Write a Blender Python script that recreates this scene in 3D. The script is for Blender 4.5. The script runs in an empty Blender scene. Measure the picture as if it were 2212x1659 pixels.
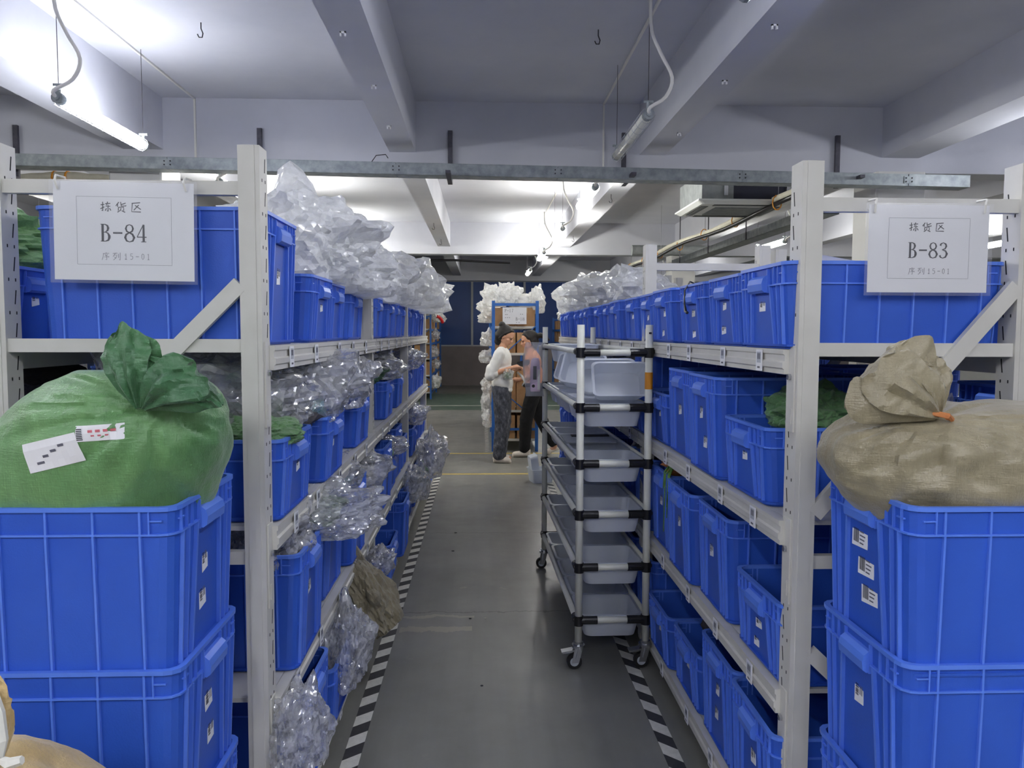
import bpy, math, random
import bmesh
from mathutils import Vector, Matrix, noise, Euler

random.seed(7)
scene = bpy.context.scene
COL = scene.collection
R = math.radians

# ------------------------------------------------------------------ camera
H_CAM = 1.52
FPX = 1700.0
Yc = Vector((-65.0, 111.5, -FPX)).normalized()          # world +Y seen from the camera
Zc = Vector((83.0, 27800.0, 1805.0)); Zc = (Zc - Yc * Zc.dot(Yc)).normalized()
Xc = Yc.cross(Zc)
M3 = Matrix((Xc, Yc, Zc)).transposed()                  # camera <- world
cam_data = bpy.data.cameras.new('camera')
cam_data.sensor_width = 36.0
cam_data.lens = FPX / 2212 * 36.0
cam_data.clip_start = 0.05
cam_data.clip_end = 200
cam = bpy.data.objects.new('camera', cam_data)
COL.objects.link(cam)
cam.matrix_world = Matrix.Translation((0, 0, H_CAM)) @ M3.transposed().to_4x4()
scene.camera = cam

# ------------------------------------------------------------------ exposure, world
scene.view_settings.view_transform = 'Standard'
scene.view_settings.look = 'None'
scene.view_settings.gamma = 1.0
scene.view_settings.use_curve_mapping = False
scene.view_settings.exposure = 1.5
world = bpy.data.worlds.new('world')
scene.world = world
world.use_nodes = True
world.node_tree.nodes['Background'].inputs[0].default_value = (0.75, 0.8, 1.0, 1)
world.node_tree.nodes['Background'].inputs[1].default_value = 0.4
LAMP_WARM = (1.0, 0.985, 0.90, 1)
LAMP_COOL = (0.92, 0.94, 1.0, 1)
LAMP_POWER = 34.0
scene.cycles.max_bounces = 8
scene.cycles.diffuse_bounces = 5
scene.cycles.glossy_bounces = 3
scene.cycles.transmission_bounces = 4
scene.cycles.transparent_max_bounces = 12
scene.cycles.caustics_reflective = False
scene.cycles.caustics_refractive = False
scene.cycles.sample_clamp_indirect = 6.0

# ------------------------------------------------------------------ materials
def srgb(r, g, b):
    def f(c):
        c /= 255.0
        return c / 12.92 if c <= 0.04045 else ((c + 0.055) / 1.055) ** 2.4
    return (f(r), f(g), f(b), 1.0)

class NT:
    def __init__(s, name):
        s.m = bpy.data.materials.new(name); s.m.use_nodes = True
        s.t = s.m.node_tree; s.n = s.t.nodes; s.l = s.t.links
        s.b = s.n['Principled BSDF']; s.out = s.n['Material Output']
    def add(s, typ, **kw):
        n = s.n.new(typ)
        for k, v in kw.items():
            if k in n.inputs: n.inputs[k].default_value = v
            else: setattr(n, k, v)
        return n
    def link(s, a, b): s.l.new(a, b)
    def coord(s, which='Object', scale=(1, 1, 1)):
        tc = s.add('ShaderNodeTexCoord'); mp = s.add('ShaderNodeMapping')
        mp.inputs['Scale'].default_value = scale
        s.link(tc.outputs[which], mp.inputs[0]); return mp.outputs[0]
    def noise(s, vec, scale, detail=3, rough=0.6):
        n = s.add('ShaderNodeTexNoise'); n.inputs['Scale'].default_value = scale
        n.inputs['Detail'].default_value = detail; n.inputs['Roughness'].default_value = rough
        if vec is not None: s.link(vec, n.inputs['Vector'])
        return n
    def ramp(s, fac, stops):
        r = s.add('ShaderNodeValToRGB'); e = r.color_ramp.elements
        e[0].position, e[0].color = stops[0]; e[1].position, e[1].color = stops[-1]
        for p, c in stops[1:-1]:
            x = e.new(p); x.color = c
        s.link(fac, r.inputs[0]); return r.outputs[0]
    def bump(s, h, strength, dist=0.01):
        b = s.add('ShaderNodeBump'); b.inputs['Strength'].default_value = strength
        b.inputs['Distance'].default_value = dist
        s.link(h, b.inputs['Height']); s.link(b.outputs[0], s.b.inputs['Normal']); return b

def mat(name, c1, c2=None, rough=0.5, metal=0.0, scale=6.0, bump=0.0, bscale=60.0, spec=0.5, coat=0.0, world=False):
    t = NT(name)
    v = t.coord('Object')
    if world:
        g = t.add('ShaderNodeNewGeometry'); v = g.outputs['Position']
    if c2:
        n = t.noise(v, scale)
        t.link(t.ramp(n.outputs[0], [(0.3, c1), (0.7, c2)]), t.b.inputs['Base Color'])
    else:
        t.b.inputs['Base Color'].default_value = c1
    t.b.inputs['Roughness'].default_value = rough
    t.b.inputs['Metallic'].default_value = metal
    t.b.inputs['Specular IOR Level'].default_value = spec
    t.b.inputs['Coat Weight'].default_value = coat
    if bump:
        n2 = t.noise(v, bscale, 2)
        t.bump(n2.outputs[0], bump, 0.004)
    return t.m

BLUE = mat('blue_plastic', srgb(40, 82, 184), srgb(50, 94, 197), rough=0.42, scale=3.0, bump=0.12, bscale=260, spec=0.45)
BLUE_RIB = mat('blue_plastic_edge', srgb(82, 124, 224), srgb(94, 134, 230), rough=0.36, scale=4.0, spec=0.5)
RACK = mat('rack_paint', srgb(198, 196, 188), srgb(212, 210, 203), rough=0.45, scale=5.0, bump=0.05)
RACKD = mat('rack_slot_dark', srgb(28, 28, 30), rough=0.8)
GALV = mat('galvanised_steel', srgb(140, 148, 152), srgb(176, 182, 184), rough=0.6, metal=0.6, scale=14.0, bump=0.1)
BRKT = mat('bracket_steel', srgb(74, 74, 84), srgb(96, 94, 104), rough=0.6, metal=0.3, scale=20)
CHROME = mat('chrome', srgb(190, 192, 196), rough=0.25, metal=0.9)
BLACK = mat('black_plastic', srgb(22, 22, 24), rough=0.35)
RUBBER = mat('black_rubber', srgb(26, 26, 28), rough=0.7)
PIPEW = mat('ivory_coated_pipe', srgb(226, 226, 212), srgb(236, 236, 224), rough=0.3, scale=10)
CARD = mat('cardboard', srgb(172, 132, 92), srgb(190, 150, 108), rough=0.85, scale=9)
CARDD = mat('cardboard_tape', srgb(196, 168, 128), rough=0.4)
BSTEEL = mat('blue_rack_paint', srgb(36, 92, 168), srgb(44, 104, 184), rough=0.45)
PAPER = mat('white_paper', srgb(240, 240, 244), srgb(246, 246, 248), rough=0.5, scale=2)
STICK = mat('sticker_paper', srgb(235, 235, 238), rough=0.5)
INK = mat('black_ink', srgb(34, 32, 44), rough=0.6)
INKG = mat('grey_pencil', srgb(96, 96, 108), rough=0.6)
INKR = mat('red_ink', srgb(206, 110, 120), rough=0.6)
TAPEW = mat('tape_white', srgb(206, 204, 194), srgb(226, 224, 214), rough=0.55, scale=30)
TAPEB = mat('tape_black', srgb(48, 48, 50), srgb(60, 60, 62), rough=0.55, scale=30)
YELLOW = mat('yellow_line_paint', srgb(186, 160, 78), srgb(206, 182, 96), rough=0.6, scale=8)
ORANGE = mat('orange_tape', srgb(226, 150, 40), rough=0.5)
GREYW = mat('grey_channel', srgb(180, 184, 190), rough=0.5)
ACB = mat('ac_dark_casing', srgb(26, 28, 46), srgb(36, 38, 58), rough=0.6, scale=4)
ACG = mat('ac_grey_foam', srgb(120, 124, 126), srgb(140, 144, 146), rough=0.8, scale=12)
ACW = mat('ac_white_panel', srgb(222, 224, 222), rough=0.4)
LAG = mat('pale_pipe_lagging', srgb(206, 202, 184), srgb(222, 218, 200), rough=0.7, scale=10)
FLEX = mat('white_flex_cable', srgb(232, 230, 224), rough=0.5)
WALLP = mat('lower_wall_paint', srgb(128, 120, 122), srgb(142, 134, 134), rough=0.8, scale=2, world=True)
WALLW = mat('white_wall_paint', srgb(206, 206, 206), srgb(216, 216, 214), rough=0.75, scale=1.5, world=True)
BFILM = mat('blue_window_film', srgb(26, 62, 128), srgb(38, 78, 150), rough=0.35, scale=1.2, world=True)
SKIN = mat('skin', srgb(206, 152, 122), srgb(216, 164, 134), rough=0.5, scale=20)
HAIR = mat('dark_hair', srgb(18, 13, 12), srgb(30, 22, 20), rough=0.6, scale=60, bump=0.3, bscale=200)
SHIRT = mat('white_cotton', srgb(228, 226, 222), srgb(240, 238, 234), rough=0.9, scale=14, bump=0.4, bscale=22)
PANTS2 = mat('black_trousers', srgb(18, 18, 20), srgb(28, 28, 30), rough=0.9, scale=20, bump=0.3, bscale=24)
ORSH = mat('orange_shirt', srgb(222, 140, 84), srgb(236, 160, 104), rough=0.9, scale=14, bump=0.3, bscale=24)
SHOE = mat('off_white_shoe', srgb(216, 204, 192), srgb(230, 220, 208), rough=0.7, scale=30)
PHONE = mat('phone_black', srgb(24, 24, 28), rough=0.2)
LIPS = mat('lips', srgb(176, 88, 84), rough=0.5)
LILAC = mat('lilac_plastic', srgb(206, 182, 206), srgb(216, 194, 214), rough=0.4)
RED = mat('red_plastic', srgb(206, 30, 34), rough=0.4)
TEAL = mat('teal_cloth', srgb(96, 160, 168), rough=0.8)
DKMIX = mat('dark_goods', srgb(30, 30, 36), srgb(74, 70, 74), rough=0.6, scale=18)
PALEG = mat('pale_goods', srgb(150, 150, 160), srgb(205, 205, 210), rough=0.6, scale=16)
LEAF = mat('green_stalks', srgb(62, 110, 44), srgb(110, 150, 70), rough=0.6, scale=30)
ROOT = mat('orange_brown_goods', srgb(176, 100, 50), srgb(204, 138, 84), rough=0.6, scale=16, bump=0.5, bscale=30)
MARK = mat('beam_chip', srgb(232, 232, 236), rough=0.7)
SOOT = mat('dark_fastener', srgb(46, 44, 50), rough=0.7)

def ceiling_mat():
    t = NT('ceiling_paint')
    g = t.add('ShaderNodeNewGeometry')
    n = t.noise(g.outputs['Position'], 1.1, 5, 0.6)
    t.link(t.ramp(n.outputs[0], [(0.3, srgb(196, 198, 208)), (0.7, srgb(209, 210, 218))]), t.b.inputs['Base Color'])
    t.b.inputs['Roughness'].default_value = 0.85
    n2 = t.noise(g.outputs['Position'], 30, 4)
    t.bump(n2.outputs[0], 0.15, 0.004)
    return t.m
CEIL = ceiling_mat()

def floor_mat():
    t = NT('grey_epoxy_floor')
    g = t.add('ShaderNodeNewGeometry'); P = g.outputs['Position']
    n = t.noise(P, 0.9, 6, 0.62)
    base = t.ramp(n.outputs[0], [(0.30, srgb(116, 115, 109)), (0.55, srgb(137, 136, 129)), (0.75, srgb(156, 153, 143))])
    # long dark stripes along the aisle: shadow and reflection painted into the colour
    mp = t.add('ShaderNodeMapping'); mp.inputs['Scale'].default_value = (3.2, 0.18, 1)
    t.link(P, mp.inputs[0])
    n2 = t.noise(mp.outputs[0], 1.6, 4, 0.55)
    mx = t.add('ShaderNodeMixRGB'); mx.blend_type = 'MULTIPLY'; mx.inputs[0].default_value = 0.55
    t.link(base, mx.inputs[1]); t.link(t.ramp(n2.outputs[0], [(0.32, (0.62, 0.62, 0.62, 1)), (0.62, (1, 1, 1, 1))]), mx.inputs[2])
    # pale scrape patches
    n3 = t.noise(P, 3.4, 8, 0.7)
    mx2 = t.add('ShaderNodeMixRGB'); mx2.inputs[2].default_value = srgb(168, 160, 144)
    t.link(t.ramp(n3.outputs[0], [(0.64, (0, 0, 0, 1)), (0.72, (0.6, 0.6, 0.6, 1))]), mx2.inputs[0])
    t.link(mx.outputs[0], mx2.inputs[1])
    # two worn pale scrapes and a joint across the aisle
    sp0 = t.add('ShaderNodeSeparateXYZ'); t.link(P, sp0.inputs[0])
    nw = t.noise(P, 7, 4, 0.7)
    def band(yc, wd, xa, xb, prev, col, amt):
        ys = t.add('ShaderNodeMath', operation='ADD'); off = t.add('ShaderNodeMath', operation='MULTIPLY'); off.inputs[1].default_value = 0.12
        t.link(nw.outputs[0], off.inputs[0]); t.link(sp0.outputs['Y'], ys.inputs[0]); t.link(off.outputs[0], ys.inputs[1])
        c1 = t.add('ShaderNodeMath', operation='COMPARE'); c1.inputs[1].default_value = yc+0.06; c1.inputs[2].default_value = wd; t.link(ys.outputs[0], c1.inputs[0])
        c2 = t.add('ShaderNodeMath', operation='COMPARE'); c2.inputs[1].default_value = (xa+xb)/2; c2.inputs[2].default_value = (xb-xa)/2; t.link(sp0.outputs['X'], c2.inputs[0])
        mu = t.add('ShaderNodeMath', operation='MULTIPLY'); t.link(c1.outputs[0], mu.inputs[0]); t.link(c2.outputs[0], mu.inputs[1])
        mu2 = t.add('ShaderNodeMath', operation='MULTIPLY'); mu2.inputs[1].default_value = amt; t.link(mu.outputs[0], mu2.inputs[0])
        x = t.add('ShaderNodeMixRGB'); x.inputs[2].default_value = col; t.link(mu2.outputs[0], x.inputs[0]); t.link(prev, x.inputs[1]); return x.outputs[0]
    c_ = band(4.14, 0.014, -0.42, -0.04, mx2.outputs[0], srgb(176, 166, 148), 0.55)
    c_ = band(3.96, 0.03, -0.42, -0.05, c_, srgb(172, 162, 144), 0.6)
    c_ = band(4.20, 0.007, -9, 9, c_, srgb(60, 58, 54), 0.5)
    c_ = band(5.90, 0.007, -9, 9, c_, srgb(70, 68, 64), 0.5)
    # green zone on the far side of the cross aisle
    sp = t.add('ShaderNodeSeparateXYZ'); t.link(P, sp.inputs[0])
    a = t.add('ShaderNodeMath', operation='GREATER_THAN'); a.inputs[1].default_value = 15.4
    b = t.add('ShaderNodeMath', operation='LESS_THAN'); b.inputs[1].default_value = 19.5
    m = t.add('ShaderNodeMath', operation='MULTIPLY')
    t.link(sp.outputs['Y'], a.inputs[0]); t.link(sp.outputs['Y'], b.inputs[0])
    t.link(a.outputs[0], m.inputs[0]); t.link(b.outputs[0], m.inputs[1])
    mm = t.add('ShaderNodeMath', operation='MULTIPLY'); mm.inputs[1].default_value = 0.75
    t.link(m.outputs[0], mm.inputs[0])
    mx3 = t.add('ShaderNodeMixRGB'); mx3.inputs[2].default_value = srgb(70, 98, 78)
    t.link(mm.outputs[0], mx3.inputs[0]); t.link(c_, mx3.inputs[1])
    t.link(mx3.outputs[0], t.b.inputs['Base Color'])
    n4 = t.noise(P, 5, 5)
    rr = t.add('ShaderNodeMapRange'); rr.inputs['To Min'].default_value = 0.24; rr.inputs['To Max'].default_value = 0.5
    t.link(n4.outputs[0], rr.inputs[0]); t.link(rr.outputs[0], t.b.inputs['Roughness'])
    n5 = t.noise(P, 60, 3); t.bump(n5.outputs[0], 0.06, 0.003)
    return t.m
FLOOR = floor_mat()

def film_mat(name, col, lo, hi, sc=9.0, bump=0.9, gloss=0.22):
    """thin crinkled film: flat facets with tilted normals, part clear, part white, with sharp glints"""
    t = NT(name)
    t.n.remove(t.b)
    v = t.coord('Object')
    nd = t.noise(v, 2.5, 3)
    mv = t.add('ShaderNodeMixRGB'); mv.inputs[0].default_value = 0.18
    t.link(v, mv.inputs[1]); t.link(nd.outputs['Color'], mv.inputs[2])
    geo = t.add('ShaderNodeNewGeometry')
    acc = geo.outputs['Normal']
    for (scl, k, seedv) in ((sc, bump, (1, 1.4, 2.6)), (sc*2.3, bump*0.45, (2.6, 1.5, 0.8))):
        mp = t.add('ShaderNodeMapping'); mp.inputs['Scale'].default_value = seedv
        t.link(mv.outputs[0], mp.inputs[0])
        vo = t.add('ShaderNodeTexVoronoi', feature='F1'); vo.inputs['Scale'].default_value = scl
        t.link(mp.outputs[0], vo.inputs['Vector'])
        su = t.add('ShaderNodeVectorMath', operation='SUBTRACT'); su.inputs[1].default_value = (0.5, 0.5, 0.5)
        t.link(vo.outputs['Color'], su.inputs[0])
        sl = t.add('ShaderNodeVectorMath', operation='SCALE'); sl.inputs['Scale'].default_value = k
        t.link(su.outputs[0], sl.inputs[0])
        ad = t.add('ShaderNodeVectorMath', operation='ADD'); t.link(acc, ad.inputs[0]); t.link(sl.outputs[0], ad.inputs[1]); acc = ad.outputs[0]
    nm = t.add('ShaderNodeVectorMath', operation='NORMALIZE'); t.link(acc, nm.inputs[0])
    df = t.add('ShaderNodeBsdfDiffuse'); df.inputs[0].default_value = col; t.link(nm.outputs[0], df.inputs['Normal'])
    tl = t.add('ShaderNodeBsdfTranslucent'); tl.inputs[0].default_value = col; t.link(nm.outputs[0], tl.inputs['Normal'])
    m1 = t.add('ShaderNodeMixShader'); m1.inputs[0].default_value = 0.4
    t.link(df.outputs[0], m1.inputs[1]); t.link(tl.outputs[0], m1.inputs[2])
    tr = t.add('ShaderNodeBsdfTransparent')
    n3 = t.noise(v, sc*0.5, 5, 0.65)
    mr = t.add('ShaderNodeMapRange'); mr.inputs['From Min'].default_value = 0.35; mr.inputs['From Max'].default_value = 0.65
    mr.inputs['To Min'].default_value = lo; mr.inputs['To Max'].default_value = hi
    t.link(n3.outputs[0], mr.inputs[0])
    m2 = t.add('ShaderNodeMixShader'); t.link(mr.outputs[0], m2.inputs[0]); t.link(tr.outputs[0], m2.inputs[1]); t.link(m1.outputs[0], m2.inputs[2])
    gl = t.add('ShaderNodeBsdfGlossy'); gl.inputs['Color'].default_value = (1, 1, 1, 1); gl.inputs['Roughness'].default_value = 0.16
    t.link(nm.outputs[0], gl.inputs['Normal'])
    lw = t.add('ShaderNodeLayerWeight'); lw.inputs[0].default_value = 0.30; t.link(nm.outputs[0], lw.inputs['Normal'])
    gm = t.add('ShaderNodeMapRange'); gm.inputs['To Min'].default_value = gloss*0.45; gm.inputs['To Max'].default_value = min(1, gloss*2.6)
    t.link(lw.outputs['Facing'], gm.inputs[0])
    m3 = t.add('ShaderNodeMixShader'); t.link(gm.outputs[0], m3.inputs[0]); t.link(m2.outputs[0], m3.inputs[1]); t.link(gl.outputs[0], m3.inputs[2])
    t.link(m3.outputs[0], t.out.inputs[0])
    return t.m
FILM = film_mat('clear_crinkled_film', (0.93, 0.94, 0.97, 1), 0.24, 0.66, 3.4, 1.1, 0.22)
FILMW = film_mat('milky_bubble_film', (0.98, 0.985, 0.98, 1), 0.66, 0.96, 4.2, 0.8, 0.10)
SLEEVE = film_mat('clear_sleeve', (0.85, 0.87, 0.95, 1), 0.03, 0.08, 2.0, 0.03, 0.10)

def milky(name, col, fac):
    t = NT(name)
    t.b.inputs['Base Color'].default_value = col
    t.b.inputs['Roughness'].default_value = 0.3
    tl = t.add('ShaderNodeBsdfTranslucent'); tl.inputs[0].default_value = col
    m1 = t.add('ShaderNodeMixShader'); m1.inputs[0].default_value = 0.35
    t.link(t.b.outputs[0], m1.inputs[1]); t.link(tl.outputs[0], m1.inputs[2])
    tr = t.add('ShaderNodeBsdfTransparent')
    n = t.noise(t.coord('Object'), 4)
    mr = t.add('ShaderNodeMapRange'); mr.inputs['To Min'].default_value = fac - 0.08; mr.inputs['To Max'].default_value = fac + 0.08
    t.link(n.outputs[0], mr.inputs[0])
    m2 = t.add('ShaderNodeMixShader'); t.link(mr.outputs[0], m2.inputs[0])
    t.link(tr.outputs[0], m2.inputs[1]); t.link(m1.outputs[0], m2.inputs[2]); t.link(m2.outputs[0], t.out.inputs[0])
    return t.m
TRAY = milky('milky_tray_plastic', (0.82, 0.85, 0.9, 1), 0.88)
ZIP = milky('thin_bag_plastic', (0.85, 0.86, 0.92, 1), 0.26)

def woven(name, c1, c2, gloss=0.45):
    t = NT(name)
    v = t.coord('Object')
    n = t.noise(v, 5, 5, 0.6)
    col = t.ramp(n.outputs[0], [(0.3, c1), (0.7, c2)])
    mpa = t.add('ShaderNodeMapping'); mpa.inputs['Scale'].default_value = (40, 40, 320); t.link(v, mpa.inputs[0])
    w = t.noise(mpa.outputs[0], 1.0, 1)
    mpb = t.add('ShaderNodeMapping'); mpb.inputs['Scale'].default_value = (320, 320, 30); t.link(v, mpb.inputs[0])
    w2 = t.noise(mpb.outputs[0], 1.0, 1)
    mp = t.add('ShaderNodeMapping'); mp.inputs['Scale'].default_value = (60, 60, 5); t.link(v, mp.inputs[0])
    n2 = t.noise(mp.outputs[0], 1.0, 3)
    mx = t.add('ShaderNodeMixRGB'); mx.blend_type = 'MULTIPLY'; mx.inputs[0].default_value = 0.35
    t.link(col, mx.inputs[1]); t.link(n2.outputs[0], mx.inputs[2])
    br = t.add('ShaderNodeMixRGB'); br.blend_type = 'ADD'; br.inputs[0].default_value = 0.0
    t.link(mx.outputs[0], t.b.inputs['Base Color'])
    t.b.inputs['Roughness'].default_value = gloss
    t.b.inputs['Sheen Weight'].default_value = 0.2
    a = t.add('ShaderNodeMath', operation='ADD'); t.link(w.outputs[0], a.inputs[0]); t.link(w2.outputs[0], a.inputs[1])
    n3 = t.noise(v, 14, 5, 0.6)
    a2 = t.add('ShaderNodeMath', operation='MULTIPLY'); a2.inputs[1].default_value = 7; t.link(n3.outputs[0], a2.inputs[0])
    a3 = t.add('ShaderNodeMath', operation='ADD'); t.link(a.outputs[0], a3.inputs[0]); t.link(a2.outputs[0], a3.inputs[1])
    t.bump(a3.outputs[0], 0.5, 0.0022)
    return t.m
GSACK = woven('green_woven_sack', srgb(88, 140, 84), srgb(122, 168, 108), 0.36)
GSACKD = woven('dark_green_sack', srgb(48, 96, 62), srgb(80, 130, 84), 0.36)
TSACK = woven('tan_woven_sack', srgb(140, 130, 102), srgb(168, 158, 130), 0.34)
BSACK = woven('beige_cloth_sack', srgb(206, 176, 120), srgb(224, 198, 146), 0.7)

def pants_mat():
    t = NT('speckled_grey_trousers')
    v = t.coord('Object', (1, 1, 0.6))
    n = t.noise(v, 26, 6, 0.7)
    t.link(t.ramp(n.outputs[0], [(0.38, srgb(52, 54, 62)), (0.55, srgb(84, 86, 96)), (0.7, srgb(128, 130, 138))]), t.b.inputs['Base Color'])
    t.b.inputs['Roughness'].default_value = 0.9
    return t.m
PANTS = pants_mat()

def emit(name, col, strength):
    m = bpy.data.materials.new(name); m.use_nodes = True
    nt = m.node_tree; nt.nodes.remove(nt.nodes['Principled BSDF'])
    e = nt.nodes.new('ShaderNodeEmission'); e.inputs[0].default_value = col; e.inputs[1].default_value = strength
    nt.links.new(e.outputs[0], nt.nodes['Material Output'].inputs[0])
    return m
TUBEW = emit('lit_tube_neutral', LAMP_WARM, LAMP_POWER)
TUBEC = emit('lit_tube_cool', LAMP_COOL, LAMP_POWER*0.62)
TUBEB = emit('lit_tube_bright', LAMP_COOL, LAMP_POWER*1.15)
TUBEOFF = mat('unlit_tube', srgb(236, 236, 226), rough=0.2)

# ------------------------------------------------------------------ mesh builder
class MB:
    def __init__(s): s.v = []; s.f = []; s.mi = []; s.m = 0
    def quad(s, a, b, c, d):
        i = len(s.v); s.v += [tuple(a), tuple(b), tuple(c), tuple(d)]; s.f.append((i, i+1, i+2, i+3)); s.mi.append(s.m)
    def box(s, x0, x1, y0, y1, z0, z1):
        if x0 > x1: x0, x1 = x1, x0
        if y0 > y1: y0, y1 = y1, y0
        if z0 > z1: z0, z1 = z1, z0
        i = len(s.v)
        s.v += [(x0,y0,z0),(x1,y0,z0),(x1,y1,z0),(x0,y1,z0),(x0,y0,z1),(x1,y0,z1),(x1,y1,z1),(x0,y1,z1)]
        for q in ((0,3,2,1),(4,5,6,7),(0,1,5,4),(1,2,6,5),(2,3,7,6),(3,0,4,7)):
            s.f.append(tuple(i+k for k in q)); s.mi.append(s.m)
        return s
    def hexa(s, pts):
        """eight corners: bottom ccw, top ccw"""
        i = len(s.v); s.v += [tuple(p) for p in pts]
        for q in ((0,3,2,1),(4,5,6,7),(0,1,5,4),(1,2,6,5),(2,3,7,6),(3,0,4,7)):
            s.f.append(tuple(i+k for k in q)); s.mi.append(s.m)
        return s
    def bar(s, p0, p1, w, h, up=(0, 0, 1)):
        p0 = Vector(p0); p1 = Vector(p1); d = (p1-p0).normalized(); up = Vector(up)
        if abs(d.dot(up)) > 0.98: up = Vector((0, 1, 0))
        a = d.cross(up).normalized(); b = a.cross(d).normalized()
        a *= w/2; b *= h/2
        s.hexa([p0-a-b, p0+a-b, p0+a+b, p0-a+b, p1-a-b, p1+a-b, p1+a+b, p1-a+b]); return s
    def tube(s, pts, r, n=8, cap=True):
        pts = [Vector(p) for p in pts]; rr = r if isinstance(r, (list, tuple)) else [r]*len(pts)
        base = len(s.v); prev = None
        for k, p in enumerate(pts):
            if k == 0: d = pts[1]-pts[0]
            elif k == len(pts)-1: d = pts[-1]-pts[-2]
            else: d = pts[k+1]-pts[k-1]
            d.normalize()
            if prev is None:
                a = d.orthogonal().normalized()
            else:
                a = (prev - d*prev.dot(d))
                a = a.normalized() if a.length > 1e-6 else d.orthogonal().normalized()
            prev = a; b = d.cross(a)
            for j in range(n):
                t = 2*math.pi*j/n
                s.v.append(tuple(p + (a*math.cos(t)+b*math.sin(t))*rr[k]))
        for k in range(len(pts)-1):
            for j in range(n):
                j2 = (j+1) % n
                s.f.append((base+k*n+j, base+k*n+j2, base+(k+1)*n+j2, base+(k+1)*n+j)); s.mi.append(s.m)
        if cap:
            s.f.append(tuple(base+j for j in range(n))[::-1]); s.mi.append(s.m)
            e = base+(len(pts)-1)*n
            s.f.append(tuple(e+j for j in range(n))); s.mi.append(s.m)
        return s
    def rings(s, rings, close_bottom=False, close_top=False, flip=False):
        """list of equal-length closed loops"""
        base = len(s.v); n = len(rings[0])
        for r in rings: s.v += [tuple(p) for p in r]
        for k in range(len(rings)-1):
            for j in range(n):
                j2 = (j+1) % n
                q = (base+k*n+j, base+k*n+j2, base+(k+1)*n+j2, base+(k+1)*n+j)
                s.f.append(q[::-1] if flip else q); s.mi.append(s.m)
        if close_bottom: s.f.append(tuple(base+j for j in range(n))[::-1]); s.mi.append(s.m)
        if close_top:
            e = base+(len(rings)-1)*n; s.f.append(tuple(e+j for j in range(n))); s.mi.append(s.m)
        return s
    def ribbon(s, pts, w, o, u, v, off):
        """flat stroke in plane o + x*u + y*v, pts (x, y[, w])"""
        P = [Vector((p[0], p[1])) for p in pts]; W = [(p[2] if len(p) > 2 else w)/2 for p in pts]
        L = []
        for k, p in enumerate(P):
            if k == 0: d = P[1]-P[0]
            elif k == len(P)-1: d = P[-1]-P[-2]
            else: d = P[k+1]-P[k-1]
            d = d.normalized() if d.length > 0 else Vector((1, 0)); nn = Vector((-d.y, d.x))
            L.append((p+nn*W[k], p-nn*W[k]))
        nrm = off
        def W3(q): return o + u*q.x + v*q.y + nrm
        for k in range(len(L)-1):
            s.quad(W3(L[k][1]), W3(L[k+1][1]), W3(L[k+1][0]), W3(L[k][0]))
    def mesh(s, name, mats, smooth=False):
        me = bpy.data.meshes.new(name); me.from_pydata(s.v, [], s.f)
        for m in (mats if isinstance(mats, (list, tuple)) else [mats]): me.materials.append(m)
        me.polygons.foreach_set('material_index', s.mi)
        if smooth: me.polygons.foreach_set('use_smooth', [True]*len(me.polygons))
        me.update(); return me
    def build(s, name, mats, parent=None, smooth=False, loc=None, rotz=0):
        return link(name, s.mesh(name, mats, smooth), parent, loc, rotz)

def link(name, me, parent=None, loc=None, rotz=0):
    o = bpy.data.objects.new(name, me); COL.objects.link(o)
    if parent is not None: o.parent = parent
    if loc is not None: o.location = loc
    if rotz: o.rotation_euler = (0, 0, rotz)
    return o

def tag(o, label=None, cat=None, group=None, kind=None):
    if label: o['label'] = label
    if cat: o['category'] = cat
    if group: o['group'] = group
    if kind: o['kind'] = kind
    return o
def empty(name, loc, label, cat, group=None, rotz=0):
    o = bpy.data.objects.new(name, None); COL.objects.link(o); o.location = loc
    o.empty_display_size = 0.05
    if rotz: o.rotation_euler = (0, 0, rotz)
    return tag(o, label, cat, group)
def struct(o): o['kind'] = 'structure'; return o

MESH = {}
def cached(key, fn):
    if key not in MESH: MESH[key] = fn()
    return MESH[key]
ORD = ['first','second','third','fourth','fifth','sixth','seventh','eighth','ninth','tenth','eleventh','twelfth','thirteenth',
       'fourteenth','fifteenth','sixteenth','seventeenth','eighteenth','nineteenth','twentieth']

def smooth_by_normals(me, ang=35):
    try: me.set_sharp_from_angle(angle=R(ang))
    except Exception: pass

# ------------------------------------------------------------------ the room
X0, X1, Y0, Y1, ZC = -10.5, 11.5, -4.6, 22.6, 3.55
m = MB(); m.box(X0, X1, Y0, Y1+0.3, -0.1, 0.0); struct(m.build('floor', FLOOR))
m = MB(); m.box(X0, X1, Y0, Y1+0.3, ZC, ZC+0.15); struct(m.build('ceiling', CEIL))
m = MB(); m.box(X0-0.2, X0, Y0, Y1+0.3, 0, ZC); struct(m.build('wall_left', WALLW))
m = MB(); m.box(X1, X1+0.2, Y0, Y1+0.3, 0, ZC); struct(m.build('wall_right', WALLW))
m = MB(); m.box(X0, X1, Y0-0.2, Y0, 0, ZC); struct(m.build('wall_front', WALLW))
wb = MB(); wb.box(X0, X1, Y1, Y1+0.2, 0, 1.12)
wall_back = struct(wb.build('wall_back', WALLP))
wb = MB(); wb.box(X0, X1, Y1, Y1+0.2, 3.0, ZC); wb.build('upper_wall', WALLW, wall_back)
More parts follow.
